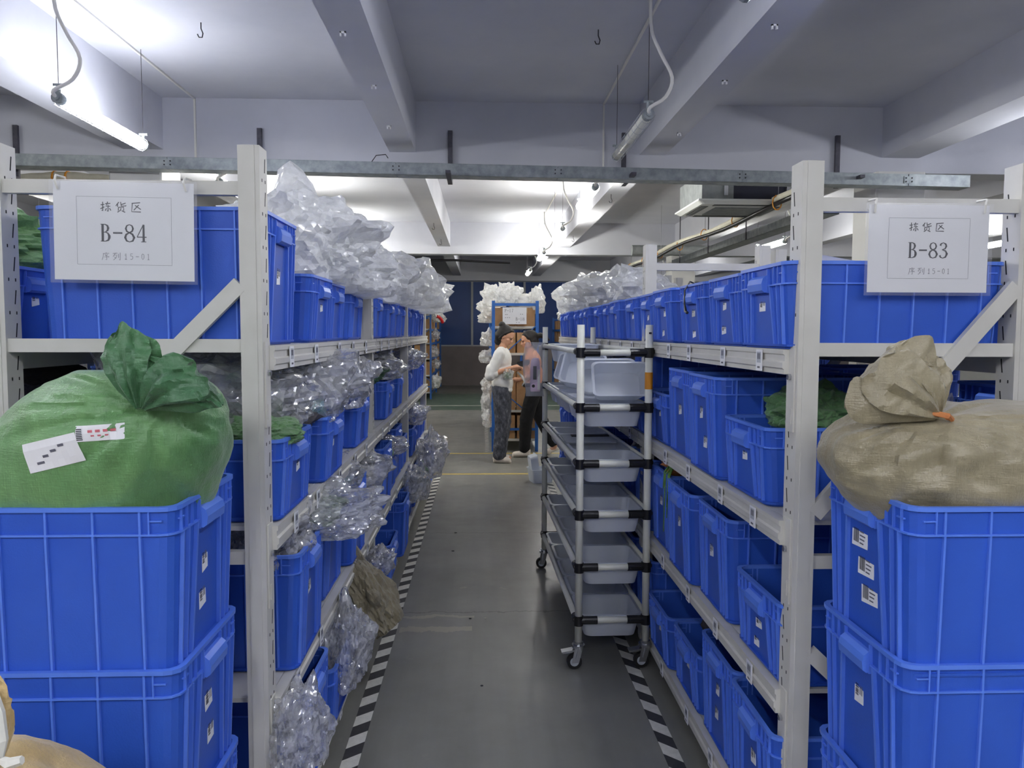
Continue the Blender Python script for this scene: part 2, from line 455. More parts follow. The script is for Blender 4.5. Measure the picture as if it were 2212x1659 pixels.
# blue filmed window band
k = 0
for i in range(-6, 8):
    xa = -0.28 + 1.5*i; xb = xa + 1.5
    if xa < X0 or xb > X1: continue
    k += 1
    w = struct(MB().box(xa+0.03, xb-0.03, Y1+0.08, Y1+0.1, 1.15, 2.97).build('window_%d' % k, BFILM))
    fr = MB()
    fr.box(xa-0.03, xa+0.03, Y1+0.03, Y1+0.13, 1.12, 3.0)
    fr.box(xa+0.03, xb-0.03, Y1+0.03, Y1+0.13, 1.12, 1.16); fr.box(xa+0.03, xb-0.03, Y1+0.03, Y1+0.13, 2.96, 3.0)
    fr.build('window_frame', GREYW, w)
# beams
TB = [-0.55, 7.1, 14.75, 22.25]
for i, y in enumerate(TB):
    m = MB(); m.box(X0, X1, y, y+0.3, 2.97, ZC); struct(m.build('trim_%d' % (i+1), CEIL))
LBX = [-9.63, -7.4, -5.17, -2.95, -0.70, 1.52, 3.78, 6.0, 8.23, 10.45]
n = 5
seg = [(Y0, -0.55), (-0.25, 7.1), (7.4, 14.75), (15.05, 22.25)]
for i, x in enumerate(LBX):
    w = 0.17 if i in (0, 3, 6, 9) else 0.115
    for (a, b) in seg:
        m = MB(); m.box(x-w, x+w, a, b, 3.105, ZC)
        struct(m.build('trim_%d' % n, CEIL)); n += 1
# columns
for ci, (x, y) in enumerate([(-3.0, 7.1), (3.76, 7.1), (-3.0, 14.75), (3.76, 14.75), (-9.6, 7.1), (10.4, 7.1), (10.4, 14.75), (-9.6, 14.75), (3.76, 22.2), (-3.0, 22.2)]):
    m = MB(); c = 0.015; a = 0.225
    pts = [(-a+c,-a),(a-c,-a),(a,-a+c),(a,a-c),(a-c,a),(-a+c,a),(-a,a-c),(-a,-a+c)]
    m.rings([[(x+p[0], y+p[1]+0.15, z) for p in pts] for z in (0, 2.97 if True else ZC)], True, True)
    struct(m.build('column', WALLW))
# small chips and hooks on the longitudinal beams
chips = [(-0.72, 6.2), (-0.70, 5.2), (-0.74, 4.3), (1.52, 5.0), (1.56, 6.3), (1.50, 4.1), (1.55, 3.4)]
for i, (x, y) in enumerate(chips):
    c = MB()
    c.box(x-0.012, x-0.004, y, y+0.012, 3.08, 3.105); c.box(x+0.012, x+0.02, y, y+0.012, 3.08, 3.105); c.box(x-0.012, x+0.02, y, y+0.012, 3.097, 3.105)
    q = ['second nearest the galvanised tray', 'third nearest the tray', 'farthest from the tray', 'second nearest the tray'][i % 4] if i not in (0, 4) else 'nearest the galvanised tray'
    if i == 5: q = 'third nearest the tray'
    if i == 6: q = 'closest to the camera'
    if i == 1: q = 'second nearest the tray'
    if i == 2: q = 'third nearest the tray'
    tag(c.build('cable_clip', MARK), 'small white cable clip under the %s long ceiling beam, %s' % ('left' if x < 0 else 'right', q), 'clip', 'white clips under the beams')
hooks = [(-0.74, 7.75), (-0.70, 11.6), (-0.7, 13.6), (1.5, 7.9), (1.48, 9.1), (1.5, 13.0), (-1.85, 5.4), (0.78, 5.4), (0.72, 3.5), (-2.3, 7.9)]
for i, (x, y) in enumerate(hooks):
    zt = ZC if i in (6, 7, 8, 9) else 3.105
    p = [(x, y, zt), (x, y, zt-0.04), (x+0.012, y, zt-0.07), (x+0.006, y, zt-0.095), (x-0.014, y, zt-0.095), (x-0.024, y, zt-0.075)]
    tag(MB().tube(p, 0.004, 5).build('ceiling_hook', SOOT), ['steel hook under the left beam, just beyond the galvanised tray', 'steel hook under the left beam, midway down the far bay', 'steel hook under the left beam, at its far end', 'steel hook under the right beam, just beyond the tray',
      'steel hook under the right beam, second beyond the tray', 'steel hook under the right beam, at its far end', 'steel hook in the ceiling between the left lamp and the left beam', 'steel hook in the ceiling by the trunking over the aisle',
      'steel hook in the ceiling over the aisle, closest to the camera', 'steel hook in the ceiling above the film bags of B-84'][i], 'hook', 'steel hooks in the ceiling')

# floor tape and painted lines (real thin strips of tape: one object per run, chips as parts)
def hazard_tape(xc, y0, y1, w, label, step=0.075, slant=0.03, rot=0.0):
    o = empty('hazard_tape', (xc, y0, 0), label, 'floor tape')
    MB().box(-w/2, w/2, 0, y1-y0, 0.0, 0.0012).build('tape_base', TAPEB, o)
    y = 0; k = 0
    def mk():
        q = MB(); h = step*0.5
        q.hexa([(-w/2, 0, .001), (w/2, slant, .001), (w/2, slant+h, .001), (-w/2, h, .001),
                (-w/2, 0, .0018), (w/2, slant, .0018), (w/2, slant+h, .0018), (-w/2, h, .0018)])
        return q.mesh('tape_stripe', TAPEW)
    me = cached(('stripe', w, step, slant), mk)
    while y < y1-y0-step:
        link('tape_stripe', me, o, (0, y, 0)); y += step; k += 1
    o.rotation_euler = (0, 0, rot)
    return o
hazard_tape(-0.465, 1.2, 8.3, 0.062, 'black and white striped floor tape beside the left rack', 0.16, 0.05)
hazard_tape(0.686, 1.2, 8.1, 0.06, 'black and white striped floor tape beside the right rack', 0.17, -0.06)
hazard_tape(0.07, 10.0, 15.3, 0.05, 'striped floor tape beside the far blue rack', 0.12, 0.03)
tag(MB().box(-9, 9, 9.80, 9.86, 0, 0.0015).build('floor_line', YELLOW), 'yellow line painted across the floor, behind the woman in white', 'floor line')
tag(MB().box(-9, 9, 8.36, 8.42, 0, 0.0015).build('floor_line', YELLOW), 'yellow line painted across the floor, nearer than the woman in white', 'floor line')
tag(MB().box(-3, 3, 16.3, 16.36, 0, 0.0015).build('floor_line', TAPEW), 'thin pale line on the green floor at the far end', 'floor line')
# litter
for i, (x, y, s, mt) in enumerate([(-0.30, 2.65, .012, TAPEW), (0.26, 2.42, .03, TAPEW), (0.22, 2.2, .012, TAPEW), (0.0, 3.3, .006, SOOT), (-0.06, 4.1, .007, SOOT),
                                   (0.02, 4.1, .006, TAPEW), (-0.2, 5.4, .01, SOOT), (-0.2, 5.9, .01, SOOT), (-0.5, 2.0, .006, SOOT)]):
    m = MB(); m.rings([[(s*(1+.3*math.sin(3*t+i))*math.cos(t), s*.7*math.sin(t), z) for t in [k*math.pi/3 for k in range(6)]] for z in (0.0, 0.004)], True, True)
    o = m.build('floor_scrap', mt, loc=(x, y, 0)); tag(o, ['pale crumb beside the striped tape, near the left crates', 'pale chip on the floor before the cart, larger one', 'tiny white chip on the floor, closest to the camera', 'tiny dark speck on the open aisle floor',
           'dark speck in mid aisle, beside a white one', 'tiny white chip in mid aisle, beside a dark one', 'dark speck farther up the aisle', 'dark speck farthest up the aisle', 'dark speck on the floor by the near end of the left tape'][i], 'scrap', 'scraps on the floor')

# ------------------------------------------------------------------ racks
def post_mesh(h, w=0.054, d=0.07, holes=0, zp=0.084):
    """channel post, aisle side at +x; front flange at -y"""
    m = MB(); t = 0.008
    m.box(-w/2, w/2, -d/2, -d/2+t, 0, h)                 # front web
    m.box(-w/2, -w/2+t, -d/2+t, d/2, 0, h)
    m.box(w/2-t, w/2, -d/2+t, d/2, 0, h)
    m.box(-w/2+t, -w/2+0.018, d/2-t, d/2, 0, h); m.box(w/2-0.018, w/2-t, d/2-t, d/2, 0, h)
    m.box(-w/2+0.012, w/2-0.012, -d/2-0.002, -d/2, 0, h)  # raised middle of the web
    if holes:
        m.m = 1
        z = 0.05
        while z < h-0.06:
            x = w/2
            m.box(x-0.0005, x+0.0006, -d*0.22, -d*0.22+0.004, z, z+0.008)
            m.box(x-0.0005, x+0.0006, d*0.2, d*0.2+0.004, z, z+0.008)
            m.hexa([(x-.0005, d*0.12, z+.026), (x+.0006, d*0.12, z+.026), (x+.0006, d*0.12+.004, z+.026), (x-.0005, d*0.12+.004, z+.026),
                    (x-.0005, d*0.2, z+.062), (x+.0006, d*0.2, z+.062), (x+.0006, d*0.2+.004, z+.062), (x-.0005, d*0.2+.004, z+.062)])
            z += zp
    return m.mesh('post', [RACK, RACKD])
def beam_mesh(L):
    """beam along +y, aisle face at +x, top at z=0"""
    m = MB(); h = 0.064
    prof = [(-0.03, 0), (0.0, 0), (0.0, -0.012), (-0.004, -0.015), (-0.004, -0.03), (0.002, -0.034), (0.002, -0.048), (-0.003, -0.052), (-0.003, -h), (-0.03, -h)]
    m.rings([[(p[0], y, p[1]) for p in prof] for y in (0, L)], True, True)
    return m.mesh('beam', RACK)
def holder_mesh():
    m = MB()
    m.box(0.0025, 0.0045, -0.023, 0.023, -0.062, -0.004); m.m = 1
    m.box(0.0045, 0.005, -0.015, 0.015, -0.040, -0.010)
    m.m = 2
    for k in range(6): m.box(0.005, 0.0054, -0.011+k*0.004, -0.0095+k*0.004, -0.030, -0.014)
    for k in range(4): m.box(0.005, 0.0054, -0.009+k*0.005, -0.006+k*0.005, -0.055, -0.050)
    return m.mesh('label_holder', [STICK, GREYW, INKG])
def plate_mesh():
    m = MB(); m.box(0, 0.004, -0.022, 0.022, -0.21, 0.01); m.box(0.004, 0.006, -0.012, -0.004, -0.19, -0.15)
    m.m = 1; m.tube([(0.004, 0.0, -0.07), (0.012, 0.0, -0.07)], 0.008, 6)
    return m.mesh('connector_plate', [RACK, CHROME])

def rack_run(name, label, xa, xr, ys, side, levels, top, near=2, material=None, group=None, back_posts=True, cat='rack', frames=True):
    """xa aisle face x, xr rear face x, ys post positions, side=+1 when the aisle lies at +x"""
    o = empty(name, (xa, ys[0], 0), label, cat, group)
    sx = side; D = abs(xr-xa); w = 0.054; d = 0.07
    for i, y in enumerate(ys):
        near_p = i < near
        pm = cached(('post', top, near_p), lambda: post_mesh(top, w, d, 1 if near_p else 0))
        for k in (0, 1):
            xx = (-w/2)*sx if k == 0 else (-(D-w/2))*sx
            p = link('post', pm, o, (xx, y-ys[0]+d/2, 0))
            if (sx < 0): p.scale = (-1, 1, 1)
            if k == 1 and not back_posts: pass
        if frames:
            y0 = y-ys[0]+0.02
            a = -w*sx; b = -(D-w)*sx
            for z in (top-0.105, 0.935, 0.07) + tuple([levels[-1]-0.0] if i == 0 else []):
                hh = 0.034
                MB().box(a, b, y0-0.012, y0+0.012, z-hh/2, z+hh/2).build('cross_bar', RACK, o)
            for (z1, z2) in ((1.64, 1.06), (0.70, 0.22)):
                if sx > 0: p0, p1 = (a, y0-0.012, z1), (b, y0-0.012, z2)
                else: p0, p1 = (b, y0-0.012, z1), (a, y0-0.012, z2)
                if sx > 0 and z1 < 1: p0, p1 = (b, y0-0.012, z1), (a, y0-0.012, z2)
                if sx < 0 and z1 < 1: p0, p1 = (a, y0-0.012, z1), (b, y0-0.012, z2)
                MB().bar(p0, p1, 0.040, 0.018, (0, 1, 0)).build('diagonal_brace', RACK, o)
    for i in range(len(ys)-1):
        L = ys[i+1]-ys[i]-0.02
        for li, z in enumerate(levels):
            bm = cached(('beam', round(L, 3)), lambda: beam_mesh(L))
            yb = ys[i]-ys[0]+0.045
            b = link('beam', bm, o, (0.02*sx, yb, z))
            if sx < 0: b.scale = (-1, 1, 1)
            r = link('beam', bm, o, (-(D+0.0)*sx, yb, z))
            if sx > 0: r.scale = (-1, 1, 1)
            if i < near:
                hm = cached('holder', holder_mesh)
                k = 0; yy = 0.16
                while yy < L-0.1:
                    h = link('label_holder', hm, b, (0, yy + 0.03*math.sin(k*2.3+li), 0)); yy += 0.36; k += 1
            sp = MB().box(-0.012*sx, -(D-0.012)*sx, 0, L, -0.012, 0.0).build('shelf_panel', RACK, o, loc=(0, yb+0.0, z))
            if i < 2:
                pl = cached('plate', plate_mesh)
                for yy in ((yb+0.0,) if i == 0 else (yb-0.02, )):
                    q = link('connector_plate', pl, o, (0.0205*sx - 0.02*sx, yy-0.012, z)); 
                    if sx < 0: q.scale = (-1, 1, 1)
    return o

LEFT_A, LEFT_R = -0.556, -1.245
RIGHT_A, RIGHT_R = 0.79, 1.40
YL = [2.02, 4.0, 5.9, 7.8]
YR = [1.94, 3.80, 5.80, 7.84]
LV_L = [0.125, 0.545, 1.01, 1.484]
LV_R = [0.125, 0.585, 1.035, 1.479]
rack_run('storage_rack', 'pale grey steel rack with a B-84 sign on its end frame', LEFT_A, LEFT_R, YL, 1, LV_L, 1.985, 2)
rack_run('storage_rack', 'pale grey steel rack with a B-83 sign on its end frame', RIGHT_A, RIGHT_R, YR, -1, LV_R, 1.945, 2)
rack_run('storage_rack', 'grey rack standing back to back behind the B-84 rack', -2.02, -1.30, [2.1, 4.0, 5.9, 7.8], -1, LV_L, 1.96, 0)
rack_run('storage_rack', 'grey rack standing back to back behind the B-83 rack', 2.02, 1.44, [1.98, 3.84, 5.84, 7.88], 1, LV_R, 1.93, 0)
rack_run('storage_rack', 'grey rack across the next aisle, seen under the B-84 shelf', -3.1, -3.8, [2.3, 4.2, 6.1, 8.0], 1, LV_L, 1.95, 0)
rack_run('storage_rack', 'grey rack across the next aisle beyond the B-83 rack', 3.1, 3.75, [2.6, 4.5, 6.4, 8.3], -1, LV_R, 1.95, 0)

# ------------------------------------------------------------------ crates
def rrect(hx, hy, r, n=3):
    pts = []
    for (cx, cy, a0) in ((hx-r, hy-r, 0), (-hx+r, hy-r, 90), (-hx+r, -hy+r, 180), (hx-r, -hy+r, 270)):
        for k in range(n+1):
            a = R(a0+90*k/n); pts.append((cx+r*math.cos(a), cy+r*math.sin(a)))
    return pts
CR = {'tall': (0.575, 0.375, 0.34), 'low': (0.575, 0.375, 0.222), 'high': (0.575, 0.40, 0.35), 'flat': (0.575, 0.375, 0.18),
      'front': (0.60, 0.385, 0.345)}
def crate_meshes(key):
    L, W, H = CR[key]; hx, hy = L/2, W/2
    def at(z):
        f = 0.93 + 0.05*(z/H)
        return hx*f, hy*(f-0.01)
    m = MB()
    def loop(z, e=0.0, r=0.028):
        a, b = at(z); return [(p[0], p[1], z) for p in rrect(a+e, b+e, r)]
    # outer wall, top land, inner wall, inner floor
    m.rings([loop(0, 0), loop(H*0.5), loop(H-0.004)], close_bottom=True)
    m.rings([loop(H-0.004, -0.004), loop(0.012, -0.004)], close_top=False)
    il = loop(0.012, -0.004); i = len(m.v); m.v += il; m.f.append(tuple(range(i, i+len(il)))); m.mi.append(0)
    # foot ledge
    m.rings([loop(0.006, 0), loop(0.006, 0.008), loop(0.012, 0.008), loop(0.012, 0)])
    body = m.mesh('body', BLUE)
    # rim: lip + ledge + short ribs
    m = MB()
    a, b = hx, hy
    def L2(z, e): return [(p[0], p[1], z) for p in rrect(hx+e, hy+e, 0.034)]
    m.rings([loop(H-0.009, 0), L2(H-0.009, 0.0), L2(H, 0.0), [(p[0], p[1], H) for p in rrect(at(H)[0]-0.006, at(H)[1]-0.006, 0.028)], loop(H-0.01, -0.0045)])
    zl = H-0.058
    m.rings([loop(zl, 0), L2(zl, -0.002), L2(zl+0.004, -0.002), loop(zl+0.004, 0)])
    ribs = []
    for y in (-1, 1):
        for k in (-0.758, -0.455, -0.152, 0.152, 0.455, 0.758):
            x = hx*k
            m.box(x-0.0022, x+0.0022, y*(at(H)[1]-0.006), y*(hy-0.002), zl+0.004, H-0.009)
        for sx_ in (-1, 1):
            for dx in (0.05,):
                x = sx_*(hx-dx-0.005)
                m.box(x-0.0015, x+0.0015, y*(at(H)[1]-0.006), y*(hy-0.002), zl+0.004, H-0.009)
            m.box(sx_*(hx-0.055), sx_*(hx-0.03), y*(at(H)[1]-0.006), y*(hy-0.003), zl+0.028, zl+0.031)
    for x in (-1, 1):
        for yk in (-0.155, -0.125, -0.095, 0.095, 0.125, 0.155):
            m.box(x*(at(H)[0]-0.006), x*(hx-0.002), yk-0.0015, yk+0.0015, zl+0.004, H-0.009)
        for s2 in (-1, 1):
            m.box(x*(at(H)[0]-0.006), x*(hx-0.003), s2*(hy-0.055), s2*(hy-0.03), zl+0.028, zl+0.031)
    rim = m.mesh('rim', BLUE_RIB)
    # ribs on the walls
    m = MB()
    for y in (-1, 1):
        for k in (-0.758, -0.455, -0.152, 0.152, 0.455, 0.758):
            x = hx*k
            y0 = y*(at(0.01)[1]-0.002); y1 = y*(at(zl)[1]-0.002); e = y*0.008
            m.hexa([(x-.003, y0, .012), (x+.003, y0, .012), (x+.0022, y0+e, .012), (x-.0022, y0+e, .012),
                    (x-.003, y1, zl), (x+.003, y1, zl), (x+.0022, y1+e, zl), (x-.0022, y1+e, zl)])
    for x in (-1, 1):
        x0 = x*(at(0.01)[0]-0.002); x1 = x*(at(zl)[0]-0.002); e = x*0.010
        for (ya, yb, t) in ((-0.145, -0.148, .0025), (0.145, 0.148, .0025), (-0.118, -0.118, .002), (0.118, 0.118, .002), (-0.088, -0.070, .004), (0.088, 0.070, .004)):
            m.hexa([(x0, ya-t, .012), (x0+e, ya-t, .012), (x0+e, ya+t, .012), (x0, ya+t, .012),
                    (x1, yb-t, zl), (x1+e, yb-t, zl), (x1+e, yb+t, zl), (x1, yb+t, zl)])
    for (sx_, sy_) in ((1,1),(1,-1),(-1,1),(-1,-1)):
        x0 = sx_*(at(0.01)[0]); x1 = sx_*(at(zl)[0]); yy0 = sy_*(at(0.01)[1]-0.026); yy1 = sy_*(at(zl)[1]-0.026)
    wall_ribs = m.mesh('wall_ribs', BLUE_RIB)
    m = MB()
    xx = at(H)[0]-0.006; w = 0.056
    prof = [(0.0, H-0.072), (0.016, H-0.074), (0.024, H-0.068), (0.026, H-0.050), (0.022, H-0.036), (0.012, H-0.028), (0.0, H-0.026)]
    m.rings([[(xx+p[0], s*w, p[1]) for p in prof] for s in (-1, 1)], True, True)
    m.box(xx, xx+0.012, -w-0.003, -w+0.001, H-0.075, H-0.012); m.box(xx, xx+0.012, w-0.001, w+0.003, H-0.075, H-0.012)
    handle = m.mesh('handle', BLUE_RIB)  # lighter blue paints in the glancing light on the grip
    return body, rim, wall_ribs, handle
def sticker_mesh(kind):
    m = MB(); rnd = random.Random(kind*17+3)
    w, h = [(0.040, 0.075), (0.034, 0.085), (0.045, 0.06), (0.07, 0.05)][kind % 4]
    skew = [0.0, 0.006, -0.004, 0.0][kind % 4]
    m.hexa([(0, -w/2, 0), (0.0009, -w/2, 0), (0.0009, w/2, 0.004), (0, w/2, 0.004),
            (0, -w/2+skew, h), (0.0009, -w/2+skew, h), (0.0009, w/2+skew, h-0.002), (0, w/2+skew, h-0.002)])
    m.m = 1
    if kind % 4 != 3:
        z = h*0.22
        while z < h*0.85:
            t = rnd.choice((0.001, 0.0018, 0.0026)); m.box(0.0009, 0.0012, -w*0.38, -w*0.05, z, z+t); z += t+rnd.choice((0.001, 0.002))
        m.m = 2
        for k in range(3): m.box(0.0009, 0.0012, w*0.08+k*w*0.12, w*0.08+k*w*0.12+0.0022, h*0.3, h*(0.6+0.08*k))
    else:
        y = -w*0.4
        while y < -w*0.05:
            t = rnd.choice((0.001, 0.0016, 0.0024)); m.box(0.0009, 0.0012, y, y+t, h*0.2, h*0.82); y += t+rnd.choice((0.001, 0.0018))
        m.m = 2
        for k in range(4): m.box(0.0009, 0.0012, 0.0, w*(0.25+0.05*(k % 3)), h*(0.2+0.17*k), h*(0.2+0.17*k)+0.003)
    return m.mesh('paper_sticker', [STICK, INK, INKG])

NCR = [0]
def crate(key, x, y, z, face, label, group=None, stick=0, tilt=0.0, both=False, detail=True):
    """face = +1: short end with handle faces +x;  -1: faces -x"""
    NCR[0] += 1
    body, rim, ribs, handle = cached(('crate', key), lambda: crate_meshes(key))
    o = empty('plastic_crate', (x, y, z), label, 'crate', group, rotz=(0 if face > 0 else math.pi)+tilt)
    link('body', body, o); link('rim', rim, o); tag(link('wall_ribs', ribs, o), kind='stuff')
    link('handle', handle, o)
    if both:
        h2 = link('handle', handle, o); h2.rotation_euler = (0, 0, math.pi)
    L, W, H = CR[key]
    for s in range(stick):
        rnd = random.Random(NCR[0]*7+s)
        kind = rnd.choice((0, 1, 2)) if stick < 3 else (3)
        me = cached(('stick', kind), lambda: sticker_mesh(kind))
        zz = H*0.55 - s*0.085 - rnd.random()*0.03 if stick < 3 else H*0.60 - s*0.058
        if zz < 0.02: continue
        st = link('paper_sticker', me, o, (L/2*(0.93+0.05*zz/H)+0.0007, rnd.uniform(-0.03, 0.03), zz)); st.rotation_euler = (rnd.uniform(-0.08, 0.08), 0, 0)
    return o

def shelf_word(li): return ['bottom', 'third', 'second', 'top'][li]
def lab(size, lw, side, i, extra=''):
    s = {'tall': 'tall', 'low': 'low', 'high': 'extra tall', 'flat': 'shallow', 'front': 'tall'}[size]
    return '%s blue crate%s on %s shelf of %s rack, %s from its front' % (s, extra, lw, side, ORD[i])
# left rack. per level: (y centre, size, overhang toward aisle, stickers, extra)
LTOP = [(2.24,'high',0.0,1),(2.76,'low',0.01,1),(3.15,'low',-0.01,0),(3.70,'low',-0.02,0),(4.32,'low',0,0),(4.80,'low',0.01,0),(5.22,'low',0,0),(5.62,'low',0,0),
        (6.2,'low',-0.01,0),(6.6,'low',0,0),(7.0,'low',0.01,0),(7.4,'low',0,0)]
L2 = [(2.28,'low',0.03,1),(2.82,'low',0.04,1),(3.22,'tall',-0.09,0),(3.62,'low',0.02,0),(4.75,'low',0.01,1),(5.45,'low',0.0,0),(6.1,'low',0,0),(6.55,'tall',0,0),(7.0,'tall',0,0),(7.42,'low',0,0)]
L3 = [(2.40,'tall',0.04,1),(2.98,'tall',0.0,0),(3.42,'tall',0.03,0),(3.82,'low',0.0,0),(4.45,'tall',0.03,0),(4.9,'low',0.01,0),(5.32,'tall',0,0),(5.72,'low',0,0),(6.3,'low',0.02,0),(6.72,'tall',0,0),(7.15,'low',0,0),(7.55,'low',0,0)]
L4 = [(2.42,'tall',0.045,0),(2.86,'low',0.05,0),(3.30,'low',0.02,0),(3.78,'low',0.07,0),(4.45,'low',0.06,0),(5.0,'tall',0.08,0),(5.45,'tall',0.03,0),(5.9,'low',0.02,0),(6.4,'tall',0.03,0),(6.9,'low',0,0),(7.35,'tall',0.1,0)]
for li, rows in ((3, LTOP), (2, L2), (1, L3), (0, L4)):
    for i, (y, k, ov, st) in enumerate(rows):
        crate(k, LEFT_A+ov-CR[k][0]/2, y, LV_L[li]+0.001, 1, lab(k, shelf_word(li), 'B-84', i), 'crates on the B-84 rack', st, tilt=random.uniform(-0.015, 0.015))
RTOP = [(2.14,'low',1),(2.535,'low',2),(2.93,'low',2),(3.33,'low',2),(3.72,'low',1),(4.12,'low',1),(4.52,'low',1),(4.92,'low',0),(5.32,'low',0),(5.72,'low',0),(6.12,'low',0),(6.52,'low',0),(6.92,'low',0),(7.3,'low',0),(7.68,'low',0)]
R2 = [(2.32,'low',1),(2.70,'tall',2),(3.09,'tall',1),(3.47,'low',1),(3.90,'low',0),(4.3,'tall',0),(4.72,'low',0),(5.12,'low',0),(5.52,'tall',0),(6.0,'low',0),(6.4,'tall',0),(6.8,'low',0),(7.2,'low',0),(7.6,'low',0)]
R3 = [(2.17,'low',2),(2.61,'tall',1),(3.0,'tall',1),(3.39,'tall',1),(3.8,'tall',0),(4.25,'tall',0),(4.7,'low',0),(5.1,'tall',0),(5.5,'low',0),(6.0,'tall',0),(6.45,'low',0),(6.9,'tall',0),(7.3,'low',0),(7.65,'low',0)]
R4 = [(2.14,'tall',1),(2.535,'tall',2),(2.93,'low',1),(3.32,'low',1),(3.72,'tall',0),(4.15,'tall',0),(4.6,'low',0),(5.0,'tall',0),(5.4,'low',0),(5.95,'tall',0),(6.4,'tall',0),(6.8,'low',0),(7.25,'tall',0),(7.65,'low',0)]
for li, rows in ((3, RTOP), (2, R2), (1, R3), (0, R4)):
    for i, (y, k, st) in enumerate(rows):
        crate(k, RIGHT_A-0.012+CR[k][0]/2-(0.02 if (i*7+li) % 3 == 0 else 0), y, LV_R[li]+0.001, -1, lab(k, shelf_word(li), 'B-83', i), 'crates on the B-83 rack', st, tilt=random.uniform(-0.015, 0.015))
# a crate stacked in the second level of the right rack
crate('low', RIGHT_A-0.012+0.30, 3.90, LV_R[2]+0.214, -1, 'low blue crate stacked on another on the second shelf of B-83 rack', 'crates on the B-83 rack')
# racks behind
for i in range(8):
    crate('low' if i else 'low', -1.325-0.29, 2.42+0.41*i, LV_L[3]+0.001, 1, 'blue crate on top shelf of the rack behind B-84, %s from its front' % ORD[i], 'crates on the rack behind B-84', 1 if i == 0 else 0)
    crate('tall' if i % 3 == 1 else 'low', -1.325-0.29, 2.42+0.41*i, LV_L[2]+0.001, 1, 'blue crate on second shelf of the rack behind B-84, %s from its front' % ORD[i], 'crates on the rack behind B-84')
for i in range(8):
    crate('low', 1.46+0.29, 2.20+0.41*i, LV_R[3]+0.001, -1, 'blue crate on top shelf of the rack behind B-83, %s from its front' % ORD[i], 'crates on the rack behind B-83')
    crate('tall' if i % 3 == 0 else 'low', 1.46+0.29, 2.20+0.41*i, LV_R[2]+0.001, -1, 'blue crate on second shelf of the rack behind B-83, %s from its front' % ORD[i], 'crates on the rack behind B-83')
for i in range(11):
    crate('tall' if i % 2 else 'low', -3.12-0.29, 2.55+0.42*i, LV_L[2]+0.001, 1, 'blue crate on the rack across the next aisle beyond B-84, %s from its front' % ORD[i], 'crates across the next aisle')
# front stacks
zs = [0.0, 0.17, 0.50, 0.83]
wn = ['lowest', 'second lowest', 'second', 'topmost']
for i, z in enumerate(zs):
    crate('flat' if i == 0 else 'front', -0.90, 1.742, z, 1,
          ['shallow blue crate at the foot of the stack under B-84', 'tall blue crate second from the floor in the B-84 stack', 'tall blue crate directly under the topmost of the B-84 stack', 'topmost tall blue crate before B-84, holding the green woven sack'][i],
          'stacked crates before the B-84 rack', [0, 0, 2, 2][i], both=False)
for i, z in enumerate([0.0, 0.21, 0.525, 0.84]):
    crate('low' if i == 0 else 'front', 0.825+0.30, 1.672-0.004*i, z, -1,
          ['low blue crate at the foot of the stack before B-83', 'tall blue crate second from the floor in the B-83 stack', 'tall blue crate with one barcode sticker, directly under the topmost before B-83', 'topmost tall blue crate before B-83, three stickers, holding the tan sack'][i],
          'stacked crates before the B-83 rack', [0, 0, 1, 3][i], both=False)

# ------------------------------------------------------------------ crumpled bags and sacks
def ico(sub):
    def f():
        bm = bmesh.new(); bmesh.ops.create_icosphere(bm, subdivisions=sub, radius=1.0)
        v = [x.co.copy() for x in bm.verts]; fc = [tuple(a.index for a in f.verts) for f in bm.faces]; bm.free(); return v, fc
    return cached(('ico', sub), f)
def ridge(p, f, seed, oct=3):
    s = 0; a = 1.0; o = Vector((seed*3.17, seed*1.31, seed*7.7))
    for k in range(oct):
        s += a*(1-2*abs(noise.noise(p*f+o))); a *= 0.5; f *= 2.1
    return s/1.75
def bag_mesh(seed, amp=0.38, freq=1.7, sub=4, flat=-0.75, spike=0.5):
    vs, fs = ico(sub); out = []
    for v in vs:
        d = v.normalized()
        n1 = noise.noise(d*1.2+Vector((seed, 0, seed*2.0)))
        r = 1 + amp*(ridge(d, freq, seed)*0.6) + 0.35*n1
        sp = max(0.0, noise.noise(d*2.6+Vector((seed*5.0, 3, 1)))-0.15)
        r += spike*sp*(1.6 if d.z > 0 else 0.6)
        r += 0.13*ridge(d, 4.2, seed+9, 2) + (0.07*ridge(d, 9.5, seed+5, 2) if sub > 4 else 0.03*ridge(d, 8.0, seed+5, 1))
        p = d*r
        if p.z < flat: p.z = flat + (p.z-flat)*0.15
        out.append(p*0.85)
    me = bpy.data.meshes.new('crumpled_bag'); me.from_pydata([tuple(p) for p in out], [], fs)
    me.polygons.foreach_set('use_smooth', [True]*len(fs)); me.update()
    smooth_by_normals(me, 14 if sub > 3 else 28)
    return me
def bag(x, y, z, rx, ry, rz, seed, label, mt=None, group='clear bags on the racks', tilt=(0, 0), name='plastic_bag', cat='bag', rotz=0.0, sub=4, **kw):
    mt = mt or FILM
    s = seed % 9
    me = cached(('bag', s, mt.name, sub), lambda: (lambda q: (q.materials.append(mt), q)[1])(bag_mesh(s+1, sub=sub, **kw)))
    o = link(name, me, None, (x, y, z)); o.scale = (rx, ry, rz); o.rotation_euler = (tilt[0], tilt[1], rotz)
    return tag(o, label, cat, group)
BL = 'clear crumpled bag '
G1 = 'plastic bags on the B-84 rack'
